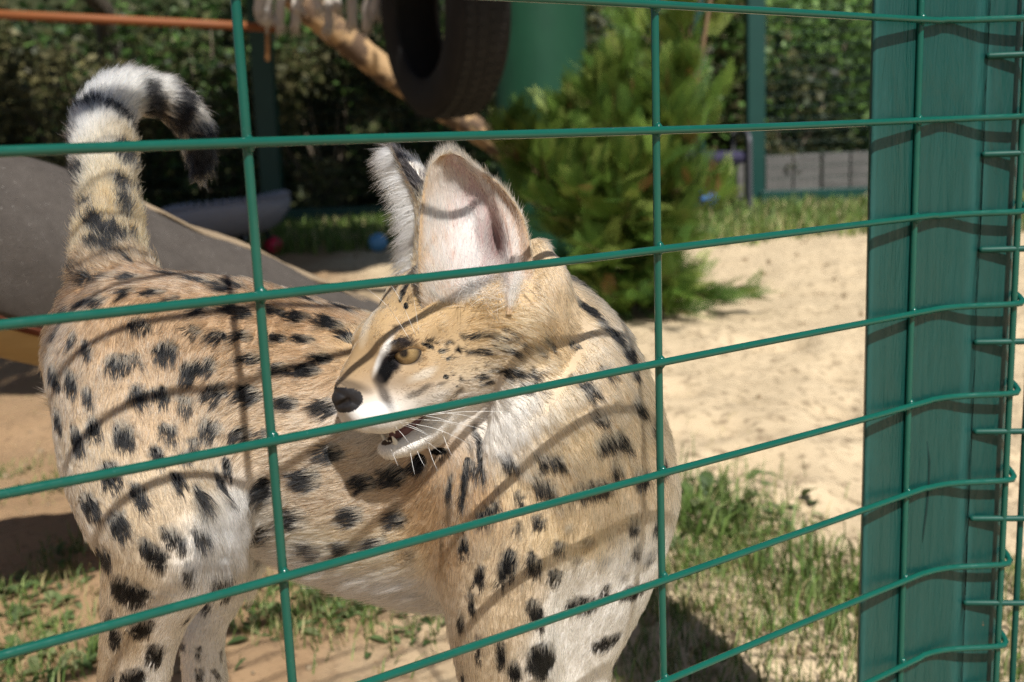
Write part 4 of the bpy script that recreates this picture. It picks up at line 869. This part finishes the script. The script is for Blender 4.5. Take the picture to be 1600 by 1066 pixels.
# mirror the face colours to the far side of the head
hl = (gp - HO) @ HR / HS; sel = (np.abs(hl[:,0]) < 11) & (np.abs(hl[:,2]) < 7) & (hl[:,1] > .5) & (np.abs(hl[:,1]) < 5)
mir = hl[sel] * np.array((1,-1,1)); gp = np.concatenate([gp, HW(mir)]); gc = np.concatenate([gc, gc[sel]])
gk = np.array([CLS[regn[kdv.find(p_)[1]]] for p_ in gp])
BLK = (.005,.005,.0055)
SP = '''121 428 25 15 0;140 438 24 16 70;172 430 30 16 -20;212 432 30 16 -10;200 455 36 18 -30;270 429 36 16 10;243 455 32 16 0;145 467 48 24 -10;315 438 36 22 10;360 430 44 14 20;355 452 34 14 5;272 467 20 12 0;310 411 40 8 5;110 478 14 10 0;220 503 44 20 10;322 484 44 14 0;378 487 40 24 10;430 485 44 16 15;467 495 40 22 5;520 505 50 24 10;487 470 40 14 15;305 515 28 18 30;345 523 30 16 30;382 525 34 20 20;435 528 34 18 10;478 530 40 16 10;542 470 44 14 25;545 528 30 20 20;90 515 20 12 70;114 525 24 16 60;135 540 30 18 60;182 564 46 24 -5;212 555 18 14 0;258 545 44 28 -10;300 577 40 30 -20;328 570 26 24 60;84 583 38 24 70;110 593 38 20 75;136 613 30 18 60;215 612 34 28 20;250 615 34 24 20;290 627 30 18 10;338 610 36 28 15;390 615 46 30 15;450 630 36 24 10;515 636 36 28 20;480 578 44 22 0;507 560 30 18 -10;395 560 28 20 10;437 575 26 20 0;90 653 40 20 75;120 685 44 22 75;145 668 34 26 70;192 678 42 38 60;262 670 34 22 15;328 667 38 24 15;380 678 36 26 10;415 678 20 16 0;245 708 30 22 40;302 690 26 16 10;170 740 44 34 60;288 708 18 10 0;277 750 36 20 60;310 770 32 16 60;345 753 50 16 60;356 730 34 20 70;215 770 42 24 60;137 788 40 32 60;182 818 42 30 70;157 863 44 38 60;238 863 58 28 40;270 838 50 22 30;311 830 30 24 60;200 920 72 32 30;345 893 60 22 0;298 888 24 16 0;220 978 44 24 -5;178 988 40 18 80;245 1020 30 30 0;210 1058 44 28 0;175 1060 20 12 90;170 958 16 12 0;485 748 40 38 30;520 708 36 32 40;420 765 44 30 60;570 755 34 30 40;620 743 40 30 60;465 811 36 26 70;555 805 34 28 60;622 813 30 24 60;425 830 40 26 60;507 863 36 16 60;552 858 28 20 30;598 848 24 18 30;725 753 80 12 95;702 758 36 10 100;750 708 90 10 80;655 723 30 24 90;685 705 30 14 0;752 805 24 22 90;772 793 26 14 100;725 850 30 16 90;750 898 36 20 100;792 883 58 26 110;720 968 30 8 90;737 938 36 10 80;936 650 28 12 0;956 686 56 18 -25;980 694 20 10 20;858 716 54 14 5;794 718 28 16 40;850 758 50 16 30;924 760 66 20 -10;962 730 22 14 10;1002 740 34 18 -5;1046 664 24 12 90;1034 720 34 14 100;810 774 20 10 40;842 812 22 14 20;810 822 16 10 30;766 797 40 14 -30;742 732 24 10 90;874 852 26 14 20;836 876 32 18 60;868 898 28 18 20;992 814 18 16 0;996 856 16 12 0;1018 866 26 12 -20;1030 812 16 20 0;838 954 44 24 60;910 940 50 16 0;948 920 16 14 90;992 920 44 12 -20;952 1000 50 16 -25;850 1028 58 46 0;804 1046 40 18 80;782 1020 40 14 90;746 1012 36 8 90;722 968 20 10 90;722 1054 24 8 80;979 540 28 8 10;946 575 20 10 0;903 589 30 10 5;921 608 28 14 5;895 540 16 10 -30;997 631 24 22 70;1012 570 20 12 30;855 532 12 10 0;789 545 32 8 10;789 580 40 12 5;830 583 20 10 -20;822 605 28 8 -10;741 552 22 10 0;716 547 14 9 0;726 530 12 8 0;746 526 16 7 10;703 536 8 6 0;690 549 10 7 0;701 561 8 6 0;751 570 8 5 0;733 580 8 4 0;746 593 14 7 10;756 602 12 7 0;721 595 9 5 0;716 604 7 4 0;697 589 8 6 0;779 527 16 5 10;807 533 14 5 10;668 540 18 6 20;840 546 10 8 0;794 519 10 5 0;900 441 46 14 32;938 468 46 15 35;972 502 46 15 42;1002 540 40 14 50;629 455 40 9 95;634 478 12 8 90;622 432 26 9 -45;643 410 24 9 -45;193 205 70 44 75;190 255 44 40 80;124 172 52 20 -15;228 166 90 30 55;276 165 112 32 95;312 215 60 50 80;314 258 70 60 80;125 300 34 28 60;186 300 28 22 80;190 335 44 18 100;172 378 60 26 20;205 385 40 14 60;108 240 30 30 0;150 362 30 20 70;205 318 24 18 80;140 335 26 16 60;160 398 44 18 10;200 408 30 14 20;215 345 16 30 0;285 1000 14 10 0;310 1015 12 8 0;300 960 18 12 0;322 945 24 14 10;352 925 30 18 -20;345 1015 10 8 0;312 1050 16 10 0;335 1048 14 9 0'''
FAINT = '888 826 20 12 0;920 848 22 16 0;954 840 16 12 0;902 876 20 14 0;944 876 22 14 0;970 846 10 12 0;974 904 14 14 0;982 884 12 14 0;620 805 40 20 70;640 870 30 16 80;735 700 40 8 75;700 800 50 12 90;690 850 40 10 95;780 770 20 8 70;600 480 14 8 60;618 510 10 8 0;650 615 34 10 -20;665 605 24 8 -25;690 600 20 6 -20'
class Spot: pass
spots = []
def add_spot(px, py, ln, wd, ang, col=BLK, soft=0.0, amt=1.0, noise=.18, which=None, deep=.02):
    h_ = hit(px, py, which)
    if not h_: return
    c, n, ray = h_
    if n @ ray > 0: n = -n
    s = Spot(); s.c = c; s.n = n; d = (c - CAM) @ _F; q = R(ang); ax = []
    for l, t in ((ln, q), (wd, q + math.pi/2)):
        v = (CR * math.cos(t) - CU * math.sin(t)) * (l / 2 / FPX * d)
        k = -(v @ n) / min(ray @ n, -.25); k = max(-.8 * np.linalg.norm(v), min(.8 * np.linalg.norm(v), k))
        v = v + ray * k; v -= n * (v @ n); ax.append(v)
    s.cls = CLS[regn[kdv.find(c)[1]]]; s.A = np.array(ax); G_ = s.A @ s.A.T; s.I = np.linalg.inv(G_ + np.eye(2) * 1e-9); s.col = np.array(col); s.soft = soft; s.amt = amt; s.noise = noise; s.deep = deep
    spots.append(s); return s
# soft patches of the face first, then the spots
FACE = [(599,556,50,15,112,WH,.25,1), (610,567,48,31,122,(.016,.013,.014),.28,1), (585,640,50,18,-10,(.86,.85,.83),.5,1), (602,582,46,24,115,BLK,.25,1), (640,566,40,10,-10,(.03,.025,.024),.4,1), (600,616,48,17,65,(.05,.04,.034),.5,.85), (690,634,70,10,-12,(.02,.016,.016),.3,1),
        (548,602,52,16,15,(.09,.066,.045),.5,.8), (575,500,60,22,105,(.62,.54,.42),.6,.7), (662,585,40,14,-25,(.60,.54,.45),.5,.7), (570,650,40,20,20,WH,.4,1)]
for px, py, ln, wd, an, c, so, am in FACE: add_spot(px, py, ln, wd, an, c, so, am, .12)
for t in SP.split(';'):
    a = list(map(float, t.split())); k_ = 1.22 if 660 < a[0] < 880 and a[1] < 620 else (.88 if a[1] < 545 and a[0] < 600 and a[1] > 405 else 1.02); add_spot(*a[:2], a[2] * k_, a[3] * k_, a[4])
for t in FAINT.split(';'): add_spot(*map(float, t.split()), soft=.4, amt=.6)
# the side of the animal the photograph does not show carries spots too
cand = RNG.permutation(nb)[:6000]; taken = [s.c for s in spots]
for i in cand:
    v = bodyV[i]; n = VN[i]
    if n @ (v - CAM) < .15 * np.linalg.norm(v - CAM): continue
    if min(np.sum((np.array(taken) - v)**2, 1)) < .038**2: continue
    s = Spot(); s.c = v; s.n = n; a = np.cross(n, (0, 0, 1.0)); a /= np.linalg.norm(a) + 1e-9; b = np.cross(n, a)
    s.A = np.array([a * .012, b * .008]); s.I = np.linalg.inv(s.A @ s.A.T); s.col = np.array(BLK); s.soft = 0; s.amt = 1; s.noise = .28; s.deep = .02; s.cls = CLS[regn[i]]; spots.append(s); taken.append(v)

def coat(p, n, cls):
    """colour of the hair that grows at p"""
    out = np.empty((len(p), 3))
    for a in range(0, len(p), 40000):
        q = p[a:a+40000]; D = ((q[:, None] - gp[None])**2).sum(2); W_ = 1 / (D + 2e-4)**2.2; c_ = cls[a:a+40000][:, None]; W_ = np.where(np.abs(c_ - gk[None]) == 2, W_ * 1e-5, W_)
        out[a:a+40000] = (W_ @ gc) / W_.sum(1)[:, None]
    out *= 1 + .10 * vnoise(p, 90, 3)[:, None] + .08 * vnoise(p, 25, 4)[:, None]
    nz = vnoise(p, 260, 5) * .7 + vnoise(p, 90, 6) * .5
    for s in spots:
        m_ = ((p - s.c)**2).sum(1) < (max(np.linalg.norm(s.A[0]), np.linalg.norm(s.A[1])) * 1.6 + .004)**2
        ii = np.nonzero(m_)[0]
        if not len(ii): continue
        r = p[ii] - s.c; nd = r @ s.n; uv = (r @ s.A.T) @ s.I.T
        rad = np.sqrt((uv**2).sum(1)) * (1 + s.noise * nz[ii])
        k = np.clip((1 + s.soft - rad) / max(2 * s.soft, .06), 0, 1) * s.amt
        k = np.where((np.abs(nd) < s.deep) & (n[ii] @ s.n > -.1) & (np.abs(cls[ii] - s.cls) < 2), k, 0)[:, None]
        out[ii] = out[ii] * (1 - k) + s.col * k
    return np.clip(out, .004, .9)
hloc = (allV - HO) @ HR / HS
pm = [q for q in prims if q.reg == 'mouth'][0]; dm, _ = pm.ev(allV)
SKIN = coat(allV, VN, CLS[regn])
hbox = (VREG == 0) & (regn == 4) & (hloc[:,0] > 2) & (hloc[:,0] < 10) & (np.abs(hloc[:,1]) < 5) & (hloc[:,2] > -8)
inm = (dm < .0005) & hbox
SKIN[inm] = (.030, .010, .010)
lips = (dm >= .0005) & (dm < .0015) & hbox & (hloc[:,0] < 6.8); SKIN[lips] = SKIN[lips] * .3 + np.array((.03,.018,.018)) * .7
ed = np.minimum(np.linalg.norm(allV - EYE[0], axis=1), np.linalg.norm(allV - EYE[1], axis=1) + .0025)
SKIN[(ed < .0114) & (regn == 4) & (VREG == 0)] = (.016,.013,.013)
noseleather = hbox & (((hloc[:,2] + .98) / .86)**2 + ((9.3 - hloc[:,0]) / 1.25)**2 < 1) & (VREG == 0) 
SKIN[noseleather] = (.011,.009,.009)
cat_root = empty('serval', (float(bodyV[:,0].mean()), float(bodyV[:,1].mean()), 0.0))
tag(cat_root, 'tan spotted serval cat with large upright ears, head turned back, mouth open', 'serval')
at = me.color_attributes.new('col', 'FLOAT_COLOR', 'POINT')
earin = (VREG == 1) & (np.arange(len(allV)) < nb + len(near_G.reshape(-1, 3)))
eidx = np.arange(len(allV)) - nb; eu = np.clip((eidx % 1080) // 30, 0, 35) / 35.0; ev_ = ((eidx % 1080) % 30) / 14.5 - 1
pink = np.array((.37,.265,.25)); sand = np.array((.38,.26,.15)); dusk = np.array((.34,.23,.21))
k1 = np.clip(1.3 - np.abs(ev_ - .1) * 1.2, 0, 1) * np.clip(eu * 5, 0, 1)
ein = sand + (pink - sand) * np.clip(k1, 0, 1)[:, None]
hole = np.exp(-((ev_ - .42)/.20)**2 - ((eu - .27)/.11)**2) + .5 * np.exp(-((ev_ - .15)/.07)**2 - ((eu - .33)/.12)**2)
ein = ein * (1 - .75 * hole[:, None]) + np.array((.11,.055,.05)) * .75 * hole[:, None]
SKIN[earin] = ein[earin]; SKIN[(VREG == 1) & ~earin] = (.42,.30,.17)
eidx2 = np.arange(len(allV)) - n1; eu2 = np.clip((eidx2 % 1080) // 30, 0, 35) / 35.0; ev2 = ((eidx2 % 1080) % 30) / 14.5 - 1
m2 = VREG == 2
fe = np.tile(np.array((.40,.28,.15)), (len(allV), 1))
blk = (eu2 > .50) & (ev2 > -.78); fe[blk] = (.03,.026,.026)
wsp = blk & (eu2 > .60) & (eu2 < .80) & (ev2 > .2); fe[wsp] = (.66,.60,.52)
fe[(ev2 <= -.78)] = (.58,.45,.29)
SKIN[m2] = fe[m2]
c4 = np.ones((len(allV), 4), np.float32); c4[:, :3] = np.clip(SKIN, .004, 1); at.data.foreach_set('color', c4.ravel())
# the hide itself: matt under the hair, moist on nose and in the mouth
t = NT('serval_hide'); a = t.n('Attribute', attribute_name='col'); wa = t.n('Attribute', attribute_name='wet')
rg = t.ramp(wa.outputs['Fac'], [(0.0, .85), (1.0, .5)])
nb_ = t.noise(900, 2); t.bsdf(a.outputs['Color'], rg, .45, bump=nb_, bstr=.25, bdist=.0006)
t.l(t.ramp(wa.outputs['Fac'], [(0.0, .08), (1.0, .5)]), t.b.inputs['Specular IOR Level'])
hide = t.m
wat = me.attributes.new('wet', 'FLOAT', 'POINT'); wat.data.foreach_set('value', (inm | lips | noseleather | ((ed < .0114) & (VREG == 0))).astype(np.float32))
me.materials.append(hide)
body = link('body', me, None, cat_root)

# ---- eyes
def sphere(c, r, nu=28, nv=18, axis=(0, 0, 1)):
    ax = Vector(axis).normalized(); q = ax.to_track_quat('Z', 'Y').to_matrix(); M = np.array(q); v = []; th = []
    for i in range(nv + 1):
        a_ = math.pi * i / nv
        for j in range(nu):
            b_ = 2 * math.pi * j / nu
            v.append(np.array(c) + M @ (np.array((math.sin(a_)*math.cos(b_), math.sin(a_)*math.sin(b_), math.cos(a_))) * r)); th.append(a_)
    f = [(i*nu+j, i*nu+(j+1)%nu, (i+1)*nu+(j+1)%nu, (i+1)*nu+j)[::-1] for i in range(nv) for j in range(nu)]
    return np.array(v), np.array(f), np.array(th)
te = NT('eye'); a = te.n('Attribute', attribute_name='col'); te.bsdf(te.mix(1.0, a.outputs['Color'], te.ramp(te.noise(1500, 2), [(.3, .8), (.7, 1.2)]), 'MULTIPLY'), .06, .6)
te.b.inputs['Coat Weight'].default_value = .6; te.b.inputs['Coat Roughness'].default_value = .03
EYER = .0116
for s_ in (1, -1):
    ax = HR @ np.array((.745, .64 * s_, .17)); v, f, th = sphere(EYE[0 if s_ == 1 else 1], EYER, axis=ax)
    col = np.where(th[:, None] < .26, np.array((.010,.009,.009)), np.where(th[:, None] < .74, np.array((.29,.195,.085)) * (1 - .6 * np.clip((th[:, None]-.5)/.3, 0, 1)), np.array((.03,.022,.02))))
    o = np_mesh('eye', v, f, te.m, cat_root, True, col)
# ---- teeth, tongue
tm = NT('tooth'); tm.bsdf(tm.mix(tm.noise(300, 2), (.80,.76,.66), (.70,.63,.50)), .2, .5)
gm = NT('tongue'); gm.bsdf(gm.mix(gm.noise(400, 3), (.16,.055,.055), (.10,.035,.038)), .3, .5, bump=gm.noise(1500, 2), bstr=.3, bdist=.001)
def cone(a_, b_, r0, name):
    a_, b_ = HW(a_), HW(b_); b = MB(); c_ = (a_ + b_) / 2 - HF * .0004
    pts = spline([(*a_, r0), (*c_, r0 * .72), (*b_, r0 * .12)], 7); b.tube(pts[:, :3], pts[:, 3], 10); return b.build(name, tm.m, cat_root)
for s_ in (1, -1):
    cone((6.9, .85*s_, -3.45), (6.6, .95*s_, -4.75), .0028, 'fang')
    cone((6.75, .75*s_, -5.65), (6.85, .85*s_, -4.85), .0020, 'fang')
for i in range(-2, 3): cone((6.95 - .07*i*i, .27*i, -5.55), (6.97 - .07*i*i, .27*i, -5.25), .0011, 'tooth')
for s_ in (1, -1):
    for x in (4.6, 5.4): cone((x, 1.5*s_, -3.7), (x - .1, 1.5*s_, -4.3), .0024, 'tooth')
tb = MB(); pts = spline([(*HW((2.2,0,-4.2)), .006), (*HW((4.2,0,-4.75)), .0085), (*HW((5.8,0,-5.2)), .0075), (*HW((6.5,0,-5.35)), .0035)], 12); tb.tube(pts[:, :3], pts[:, 3], 12); tb.build('tongue', gm.m, cat_root)
# ---- whiskers
wm = NT('whisker'); wm.bsdf((.85,.84,.80), .35, .5)
def whisker(px, py, px1, py1, sag=8, out=.02, r=.00015):
    h_ = hit(px, py)
    if not h_: return
    a_ = h_[0]; d0 = (a_ - CAM) @ _F; b_ = P(px1, py1, d0 - out); mid = P((px + px1)/2, (py + py1)/2 - sag, d0 - out * .75)
    pts = spline([(*a_, r), (*mid, r * .75), (*b_, r * .15)], 14); w_ = MB(); w_.tube(pts[:, :3], pts[:, 3], 6); w_.build('whisker', wm.m, cat_root)
for q in ((636,652,838,646,6),(640,655,768,674,5),(632,660,735,694,6),(640,652,800,612,-6),(628,664,676,684,2),(624,660,668,678,2),(630,668,690,708,3),(618,668,640,694,2),(645,645,760,655,4),(650,648,722,668,4),(668,694,684,736,-3),(640,700,648,742,-2),(650,700,664,730,-2),(610,700,622,728,0),(690,672,706,712,-3)):
    whisker(*q[:4], sag=q[4])
for q in ((640,530,575,452,10),(650,525,600,430,10),(655,522,640,440,8)): whisker(*q[:4], sag=q[4], out=.015, r=.00013)

# ---- fur
headv = (hloc[:,0] > -4.5) & (np.abs(hloc[:,1]) < 6) & (hloc[:,2] > -7) & (hloc[:,2] < 6) & (regn == 4)
radial = hloc - np.array((8.8, 0, -.9)); radial /= np.linalg.norm(radial, axis=1)[:, None] + 1e-9     # face hair fans back from the nose
fl[headv] = (radial @ HR.T)[headv] * 2
fl += np.where((regn == 0)[:, None], np.array((-.15, .05, -.55)), 0) * wsum[:, None]
ls = np.ones(len(allV))
LEN = np.array((.0096, .0108, .0080, .0175, .0058))[regn]
LEN = np.where(headv, np.interp(hloc[:,0], (-4, 0, 3.5, 5.5, 8.5), (.010, .0065, .0042, .0034, .0026)), LEN)
low = np.clip((-VN[:,2] - .15) / .5, 0, 1) * (regn == 0); LEN = LEN * (1 + 1.2 * low)
legz = np.interp(allV[:,2], (.05, .30), (.5, 1)); LEN = np.where(regn == 2, LEN * legz, LEN)
LIFT = np.array((.25, .28, .26, .72, .24))[regn]; LIFT = np.where(headv & (hloc[:,0] > 3), .24, LIFT) + .15 * low
dens = np.array((1.45, 1.3, 1.35, 2.2, 2.4))[regn] * 1e6
dens = np.where(headv, np.interp(hloc[:,0], (-4, 2, 5, 9), (1.6, 3.2, 5.5, 7.0)) * 1e6, dens)
vis = np.einsum('ij,ij->i', VN, (CAM - allV) / np.linalg.norm(CAM - allV, axis=1)[:, None]) > -.35
dens = np.where(vis, dens, dens * .4)
px_ = PX(allV); off = (px_[:,1] > 1250) | (px_[:,0] < -200); dens = np.where(off, dens * .15, dens)
fold_ = (px_[:,0] > 300) & (px_[:,0] < 460) & (px_[:,1] > 760) & (px_[:,1] < 910) & vis; LIFT = np.where(fold_, .62, LIFT); LEN = np.where(fold_, .017, LEN)
bare = inm | noseleather | lips | ((ed < .0111) & (VREG == 0)); dens = np.where(bare, 0, dens)
ri = np.array((.00017, .00017, .00016, .00019, .00012))[regn]; ri = np.where(headv & (hloc[:,0] > 2), .000095, ri)
# ears: own flow, towards the rim
for vr, G, o0, nrm in ((1, near_G, nb, en1), (2, far_G, n1, en2)):
    du = np.gradient(G, axis=0); du /= np.linalg.norm(du, axis=2)[..., None]; dv = np.gradient(G, axis=1); dv /= np.linalg.norm(dv, axis=2)[..., None]
    sgn = np.linspace(-1, 1, 30)[None, :, None]
    f_ = (du * .9 + dv * sgn * .5).reshape(-1, 3); k_ = len(f_)
    fl[o0:o0+2*k_] = np.concatenate([f_, f_])
    LEN[o0:o0+k_] = .012; LEN[o0+k_:o0+2*k_] = .006; LIFT[o0:o0+2*k_] = .24; ri[o0:o0+2*k_] = .00013; regn[o0:o0+2*k_] = 5
    dens[o0:o0+k_] = (2.6 if vr == 1 else .5) * 1e6; dens[o0+k_:o0+2*k_] = (3.0 if vr == 2 else 1.6) * 1e6
    u_ = np.tile(np.repeat(np.linspace(0, 1, 36), 30), 2); v_ = np.tile(np.linspace(-1, 1, 30), 72)
    if vr == 1:
        w1 = np.clip(1.15 - np.exp(-((v_ - .35)/.35)**2 - ((u_ - .35)/.35)**2) * 1.2 - np.exp(-((u_ - .92)/.1)**2) * .3, .05, 1)
        dens[o0:o0+2*k_] *= np.where(np.arange(2*k_) < k_, w1, 1)
        rim = np.abs(v_) > .9; dens[o0:o0+2*k_] = np.where(rim, 4e6, dens[o0:o0+2*k_]); LEN[o0:o0+2*k_] = np.where(rim, .0035, LEN[o0:o0+2*k_])
fl -= VN * np.einsum('ij,ij->i', fl, VN)[:, None]; fl /= np.linalg.norm(fl, axis=1)[:, None] + 1e-9
tri_a = np.linalg.norm(np.cross(allV[TRI[:,1]] - allV[TRI[:,0]], allV[TRI[:,2]] - allV[TRI[:,0]]), axis=1) / 2
lam = tri_a * dens[TRI].mean(1)
ear_poly = (px_[:,0] > 668) & (px_[:,0] < 826) & (px_[:,1] < 468) & (px_[:,1] > 240) & (VREG == 0) & vis; lam *= 1 - ear_poly[TRI].any(1)
# hair inside the head under the ears would poke through: none where the surface is buried
cnt_ = RNG.poisson(lam); ti = np.repeat(np.arange(len(TRI)), cnt_); nh = len(ti)
b1, b2 = RNG.random(nh), RNG.random(nh); sw = b1 + b2 > 1; b1[sw] = 1 - b1[sw]; b2[sw] = 1 - b2[sw]; B_ = np.stack([1 - b1 - b2, b1, b2], 1)
def bary(A):
    X = A[TRI[ti]]; return (X * (B_[..., None] if X.ndim == 3 else B_)).sum(1)
root = bary(allV); hn = bary(VN); hn /= np.linalg.norm(hn, axis=1)[:, None] + 1e-9; hf = bary(fl); hlen = bary(LEN); hlift = bary(LIFT); hr_ = bary(ri); hreg = regn[TRI[ti, 0]]; hvr = VREG[TRI[ti, 0]]
hcol = coat(root, hn, CLS[np.minimum(hreg, 4)]); em = hvr > 0; hcol[em] = bary(SKIN)[em]
nearin = (hvr == 1) & (TRI[ti, 0] < nb + 1080); hcol[nearin] = hcol[nearin] * .15 + np.array((.78,.70,.60)) * .85
# grain of the coat: swirls and clumps
j1 = np.stack([vnoise(root, 70, s_) for s_ in (11, 12, 13)], 1); j2 = np.stack([vnoise(root, 320, s_) for s_ in (21, 22, 23)], 1)
jit = RNG.normal(0, 1, (nh, 3))
amt = np.where(hreg == 4, .22, np.where(hreg == 3, .42, np.where(hreg == 5, .40, .27)))[:, None]
dir0 = hf + (j1 * .45 + j2 * .55 + jit * .45) * amt
dir0 -= hn * np.einsum('ij,ij->i', dir0, hn)[:, None]; dir0 /= np.linalg.norm(dir0, axis=1)[:, None] + 1e-9
L_ = hlen * np.clip(RNG.normal(1, .20, nh), .45, 1.6) * (1 + .25 * vnoise(root, 120, 31))
lf = np.clip(hlift * (1 + .5 * RNG.normal(0, .5, nh) + .5 * vnoise(root, 200, 41)), .05, 1.2)
# clumps
K = 5
s = np.linspace(0, 1, K)[None, :, None]
up_ = hn * np.sin(lf)[:, None]; al_ = dir0 * np.cos(lf)[:, None]
pts = root[:, None] - hn[:, None] * .0006 + L_[:, None, None] * (al_[:, None] * s + up_[:, None] * (s - .42 * s * s)) + (jit * L_[:, None] * .05)[:, None] * s * s
ci_ = RNG.permutation(nh)[:nh // 22]; kd = KDTree(len(ci_))
for k_, i in enumerate(ci_): kd.insert(root[i], k_)
kd.balance()
near_c = np.fromiter((kd.find(r_)[1] for r_ in root.astype(np.float32)), np.int64, nh)
leader = ci_[near_c]; cl = np.where(hreg == 4, .25, np.where(hreg == 3, .5, .42))[:, None, None]
same = (hvr == hvr[leader])[:, None, None] & (np.einsum('ij,ij->i', hn, hn[leader]) > .6)[:, None, None]
tip_rel = (pts[leader] - root[leader][:, None]) * (L_ / L_[leader])[:, None, None] + root[leader][:, None]
pts = np.where(same, pts + (tip_rel - pts) * cl * s**1.6, pts)
# long white fringe along the front rim of the far ear, tufts in the near ear
fr = []
Lrim = far_G[:, 0]
for _ in range(1500):
    u = RNG.uniform(.06, .99); a_ = np.array([np.interp(u * 35, np.arange(36), far_G[:, 1, k]) for k in range(3)]) + _F * .001
    ln_ = RNG.uniform(.012, .021) * (1 - .35 * max(0, u - .85) / .15); dn = RNG.normal(0, .22, 3)
    dr = -CR * 1.0 + CU * (-.35 + .55 * (u - .4)) + _F * .25 + dn; dr /= np.linalg.norm(dr)
    ss = np.linspace(0, 1, K)[:, None]; fr.append(a_ + dr * ln_ * ss + (CU * -.25 + RNG.normal(0, .1, 3)) * ln_ * ss**2)
fr = np.array(fr)
tf = []
for _ in range(480):
    q = [(778,425,30),(740,448,40),(765,468,40),(805,448,22)][RNG.integers(4)]; h_ = hit(q[0] + RNG.normal(0, q[2] * .5), q[1] + RNG.normal(0, 9), bvh_all)
    if not h_: continue
    dr = CU * RNG.uniform(-.2, 1) + CR * RNG.normal(0, .5) - _F * RNG.uniform(.2, .8); dr /= np.linalg.norm(dr); ln_ = RNG.uniform(.009, .020); ss = np.linspace(0, 1, K)[:, None]
    tf.append(h_[0] + dr * ln_ * ss - CU * .3 * ln_ * ss**2)
tf = np.array(tf)
br = np.clip(RNG.normal(1, .27, nh), .3, 2)[:, None] * (1 + .10 * vnoise(root, 400, 51))[:, None]
hcol2 = np.clip(hcol * br, .004, .92)
grz = (RNG.random(nh) < .09) & (hcol.mean(1) > .15) & (hreg < 5); hcol2[grz] *= .35
pal_ = (RNG.random(nh) < .08) & (hcol.mean(1) > .15) & (hreg < 5); hcol2[pal_] = hcol2[pal_] * .4 + np.array((.70,.62,.50)) * .6
PT = np.concatenate([pts.reshape(-1, 3), fr.reshape(-1, 3), tf.reshape(-1, 3)]); NH = nh + len(fr) + len(tf)
HC = np.concatenate([hcol2, np.clip(np.array((.78,.75,.70)) * RNG.normal(1, .1, (len(fr), 1)), 0, .92), np.clip(np.array((.78,.74,.70)) * RNG.normal(1, .1, (len(tf), 1)), 0, .92)])
RR = np.concatenate([hr_, np.full(len(fr), .00016), np.full(len(tf), .00015)])[:, None] * np.array((1.0, 1.0, .85, .6, .15))[None]
hc = bpy.data.hair_curves.new('fur'); hc.add_curves([K] * NH)
hc.attributes['position'].data.foreach_set('vector', PT.astype(np.float32).ravel())
ra = hc.attributes.get('radius') or hc.attributes.new('radius', 'FLOAT', 'POINT'); ra.data.foreach_set('value', RR.astype(np.float32).ravel())
ca = hc.attributes.new('col', 'FLOAT_COLOR', 'CURVE'); c4 = np.ones((NH, 4), np.float32); c4[:, :3] = HC; ca.data.foreach_set('color', c4.ravel())
th_ = NT('fur'); a = th_.n('Attribute', attribute_name='col'); hb = th_.n('BsdfHairPrincipled'); hb.parametrization = 'COLOR'
th_.l(a.outputs['Color'], hb.inputs['Color']); hb.inputs['Roughness'].default_value = .38; hb.inputs['Radial Roughness'].default_value = .62
hb.inputs['Random Roughness'].default_value = .2; hb.inputs['IOR'].default_value = 1.42
th_.l(hb.outputs[0], th_.out.inputs[0])
hc.materials.append(th_.m)
fur = bpy.data.objects.new('fur', hc); COL.objects.link(fur); fur.parent = cat_root; fur.matrix_parent_inverse = Matrix.Translation(cat_root.location).inverted(); fur['kind'] = 'stuff'
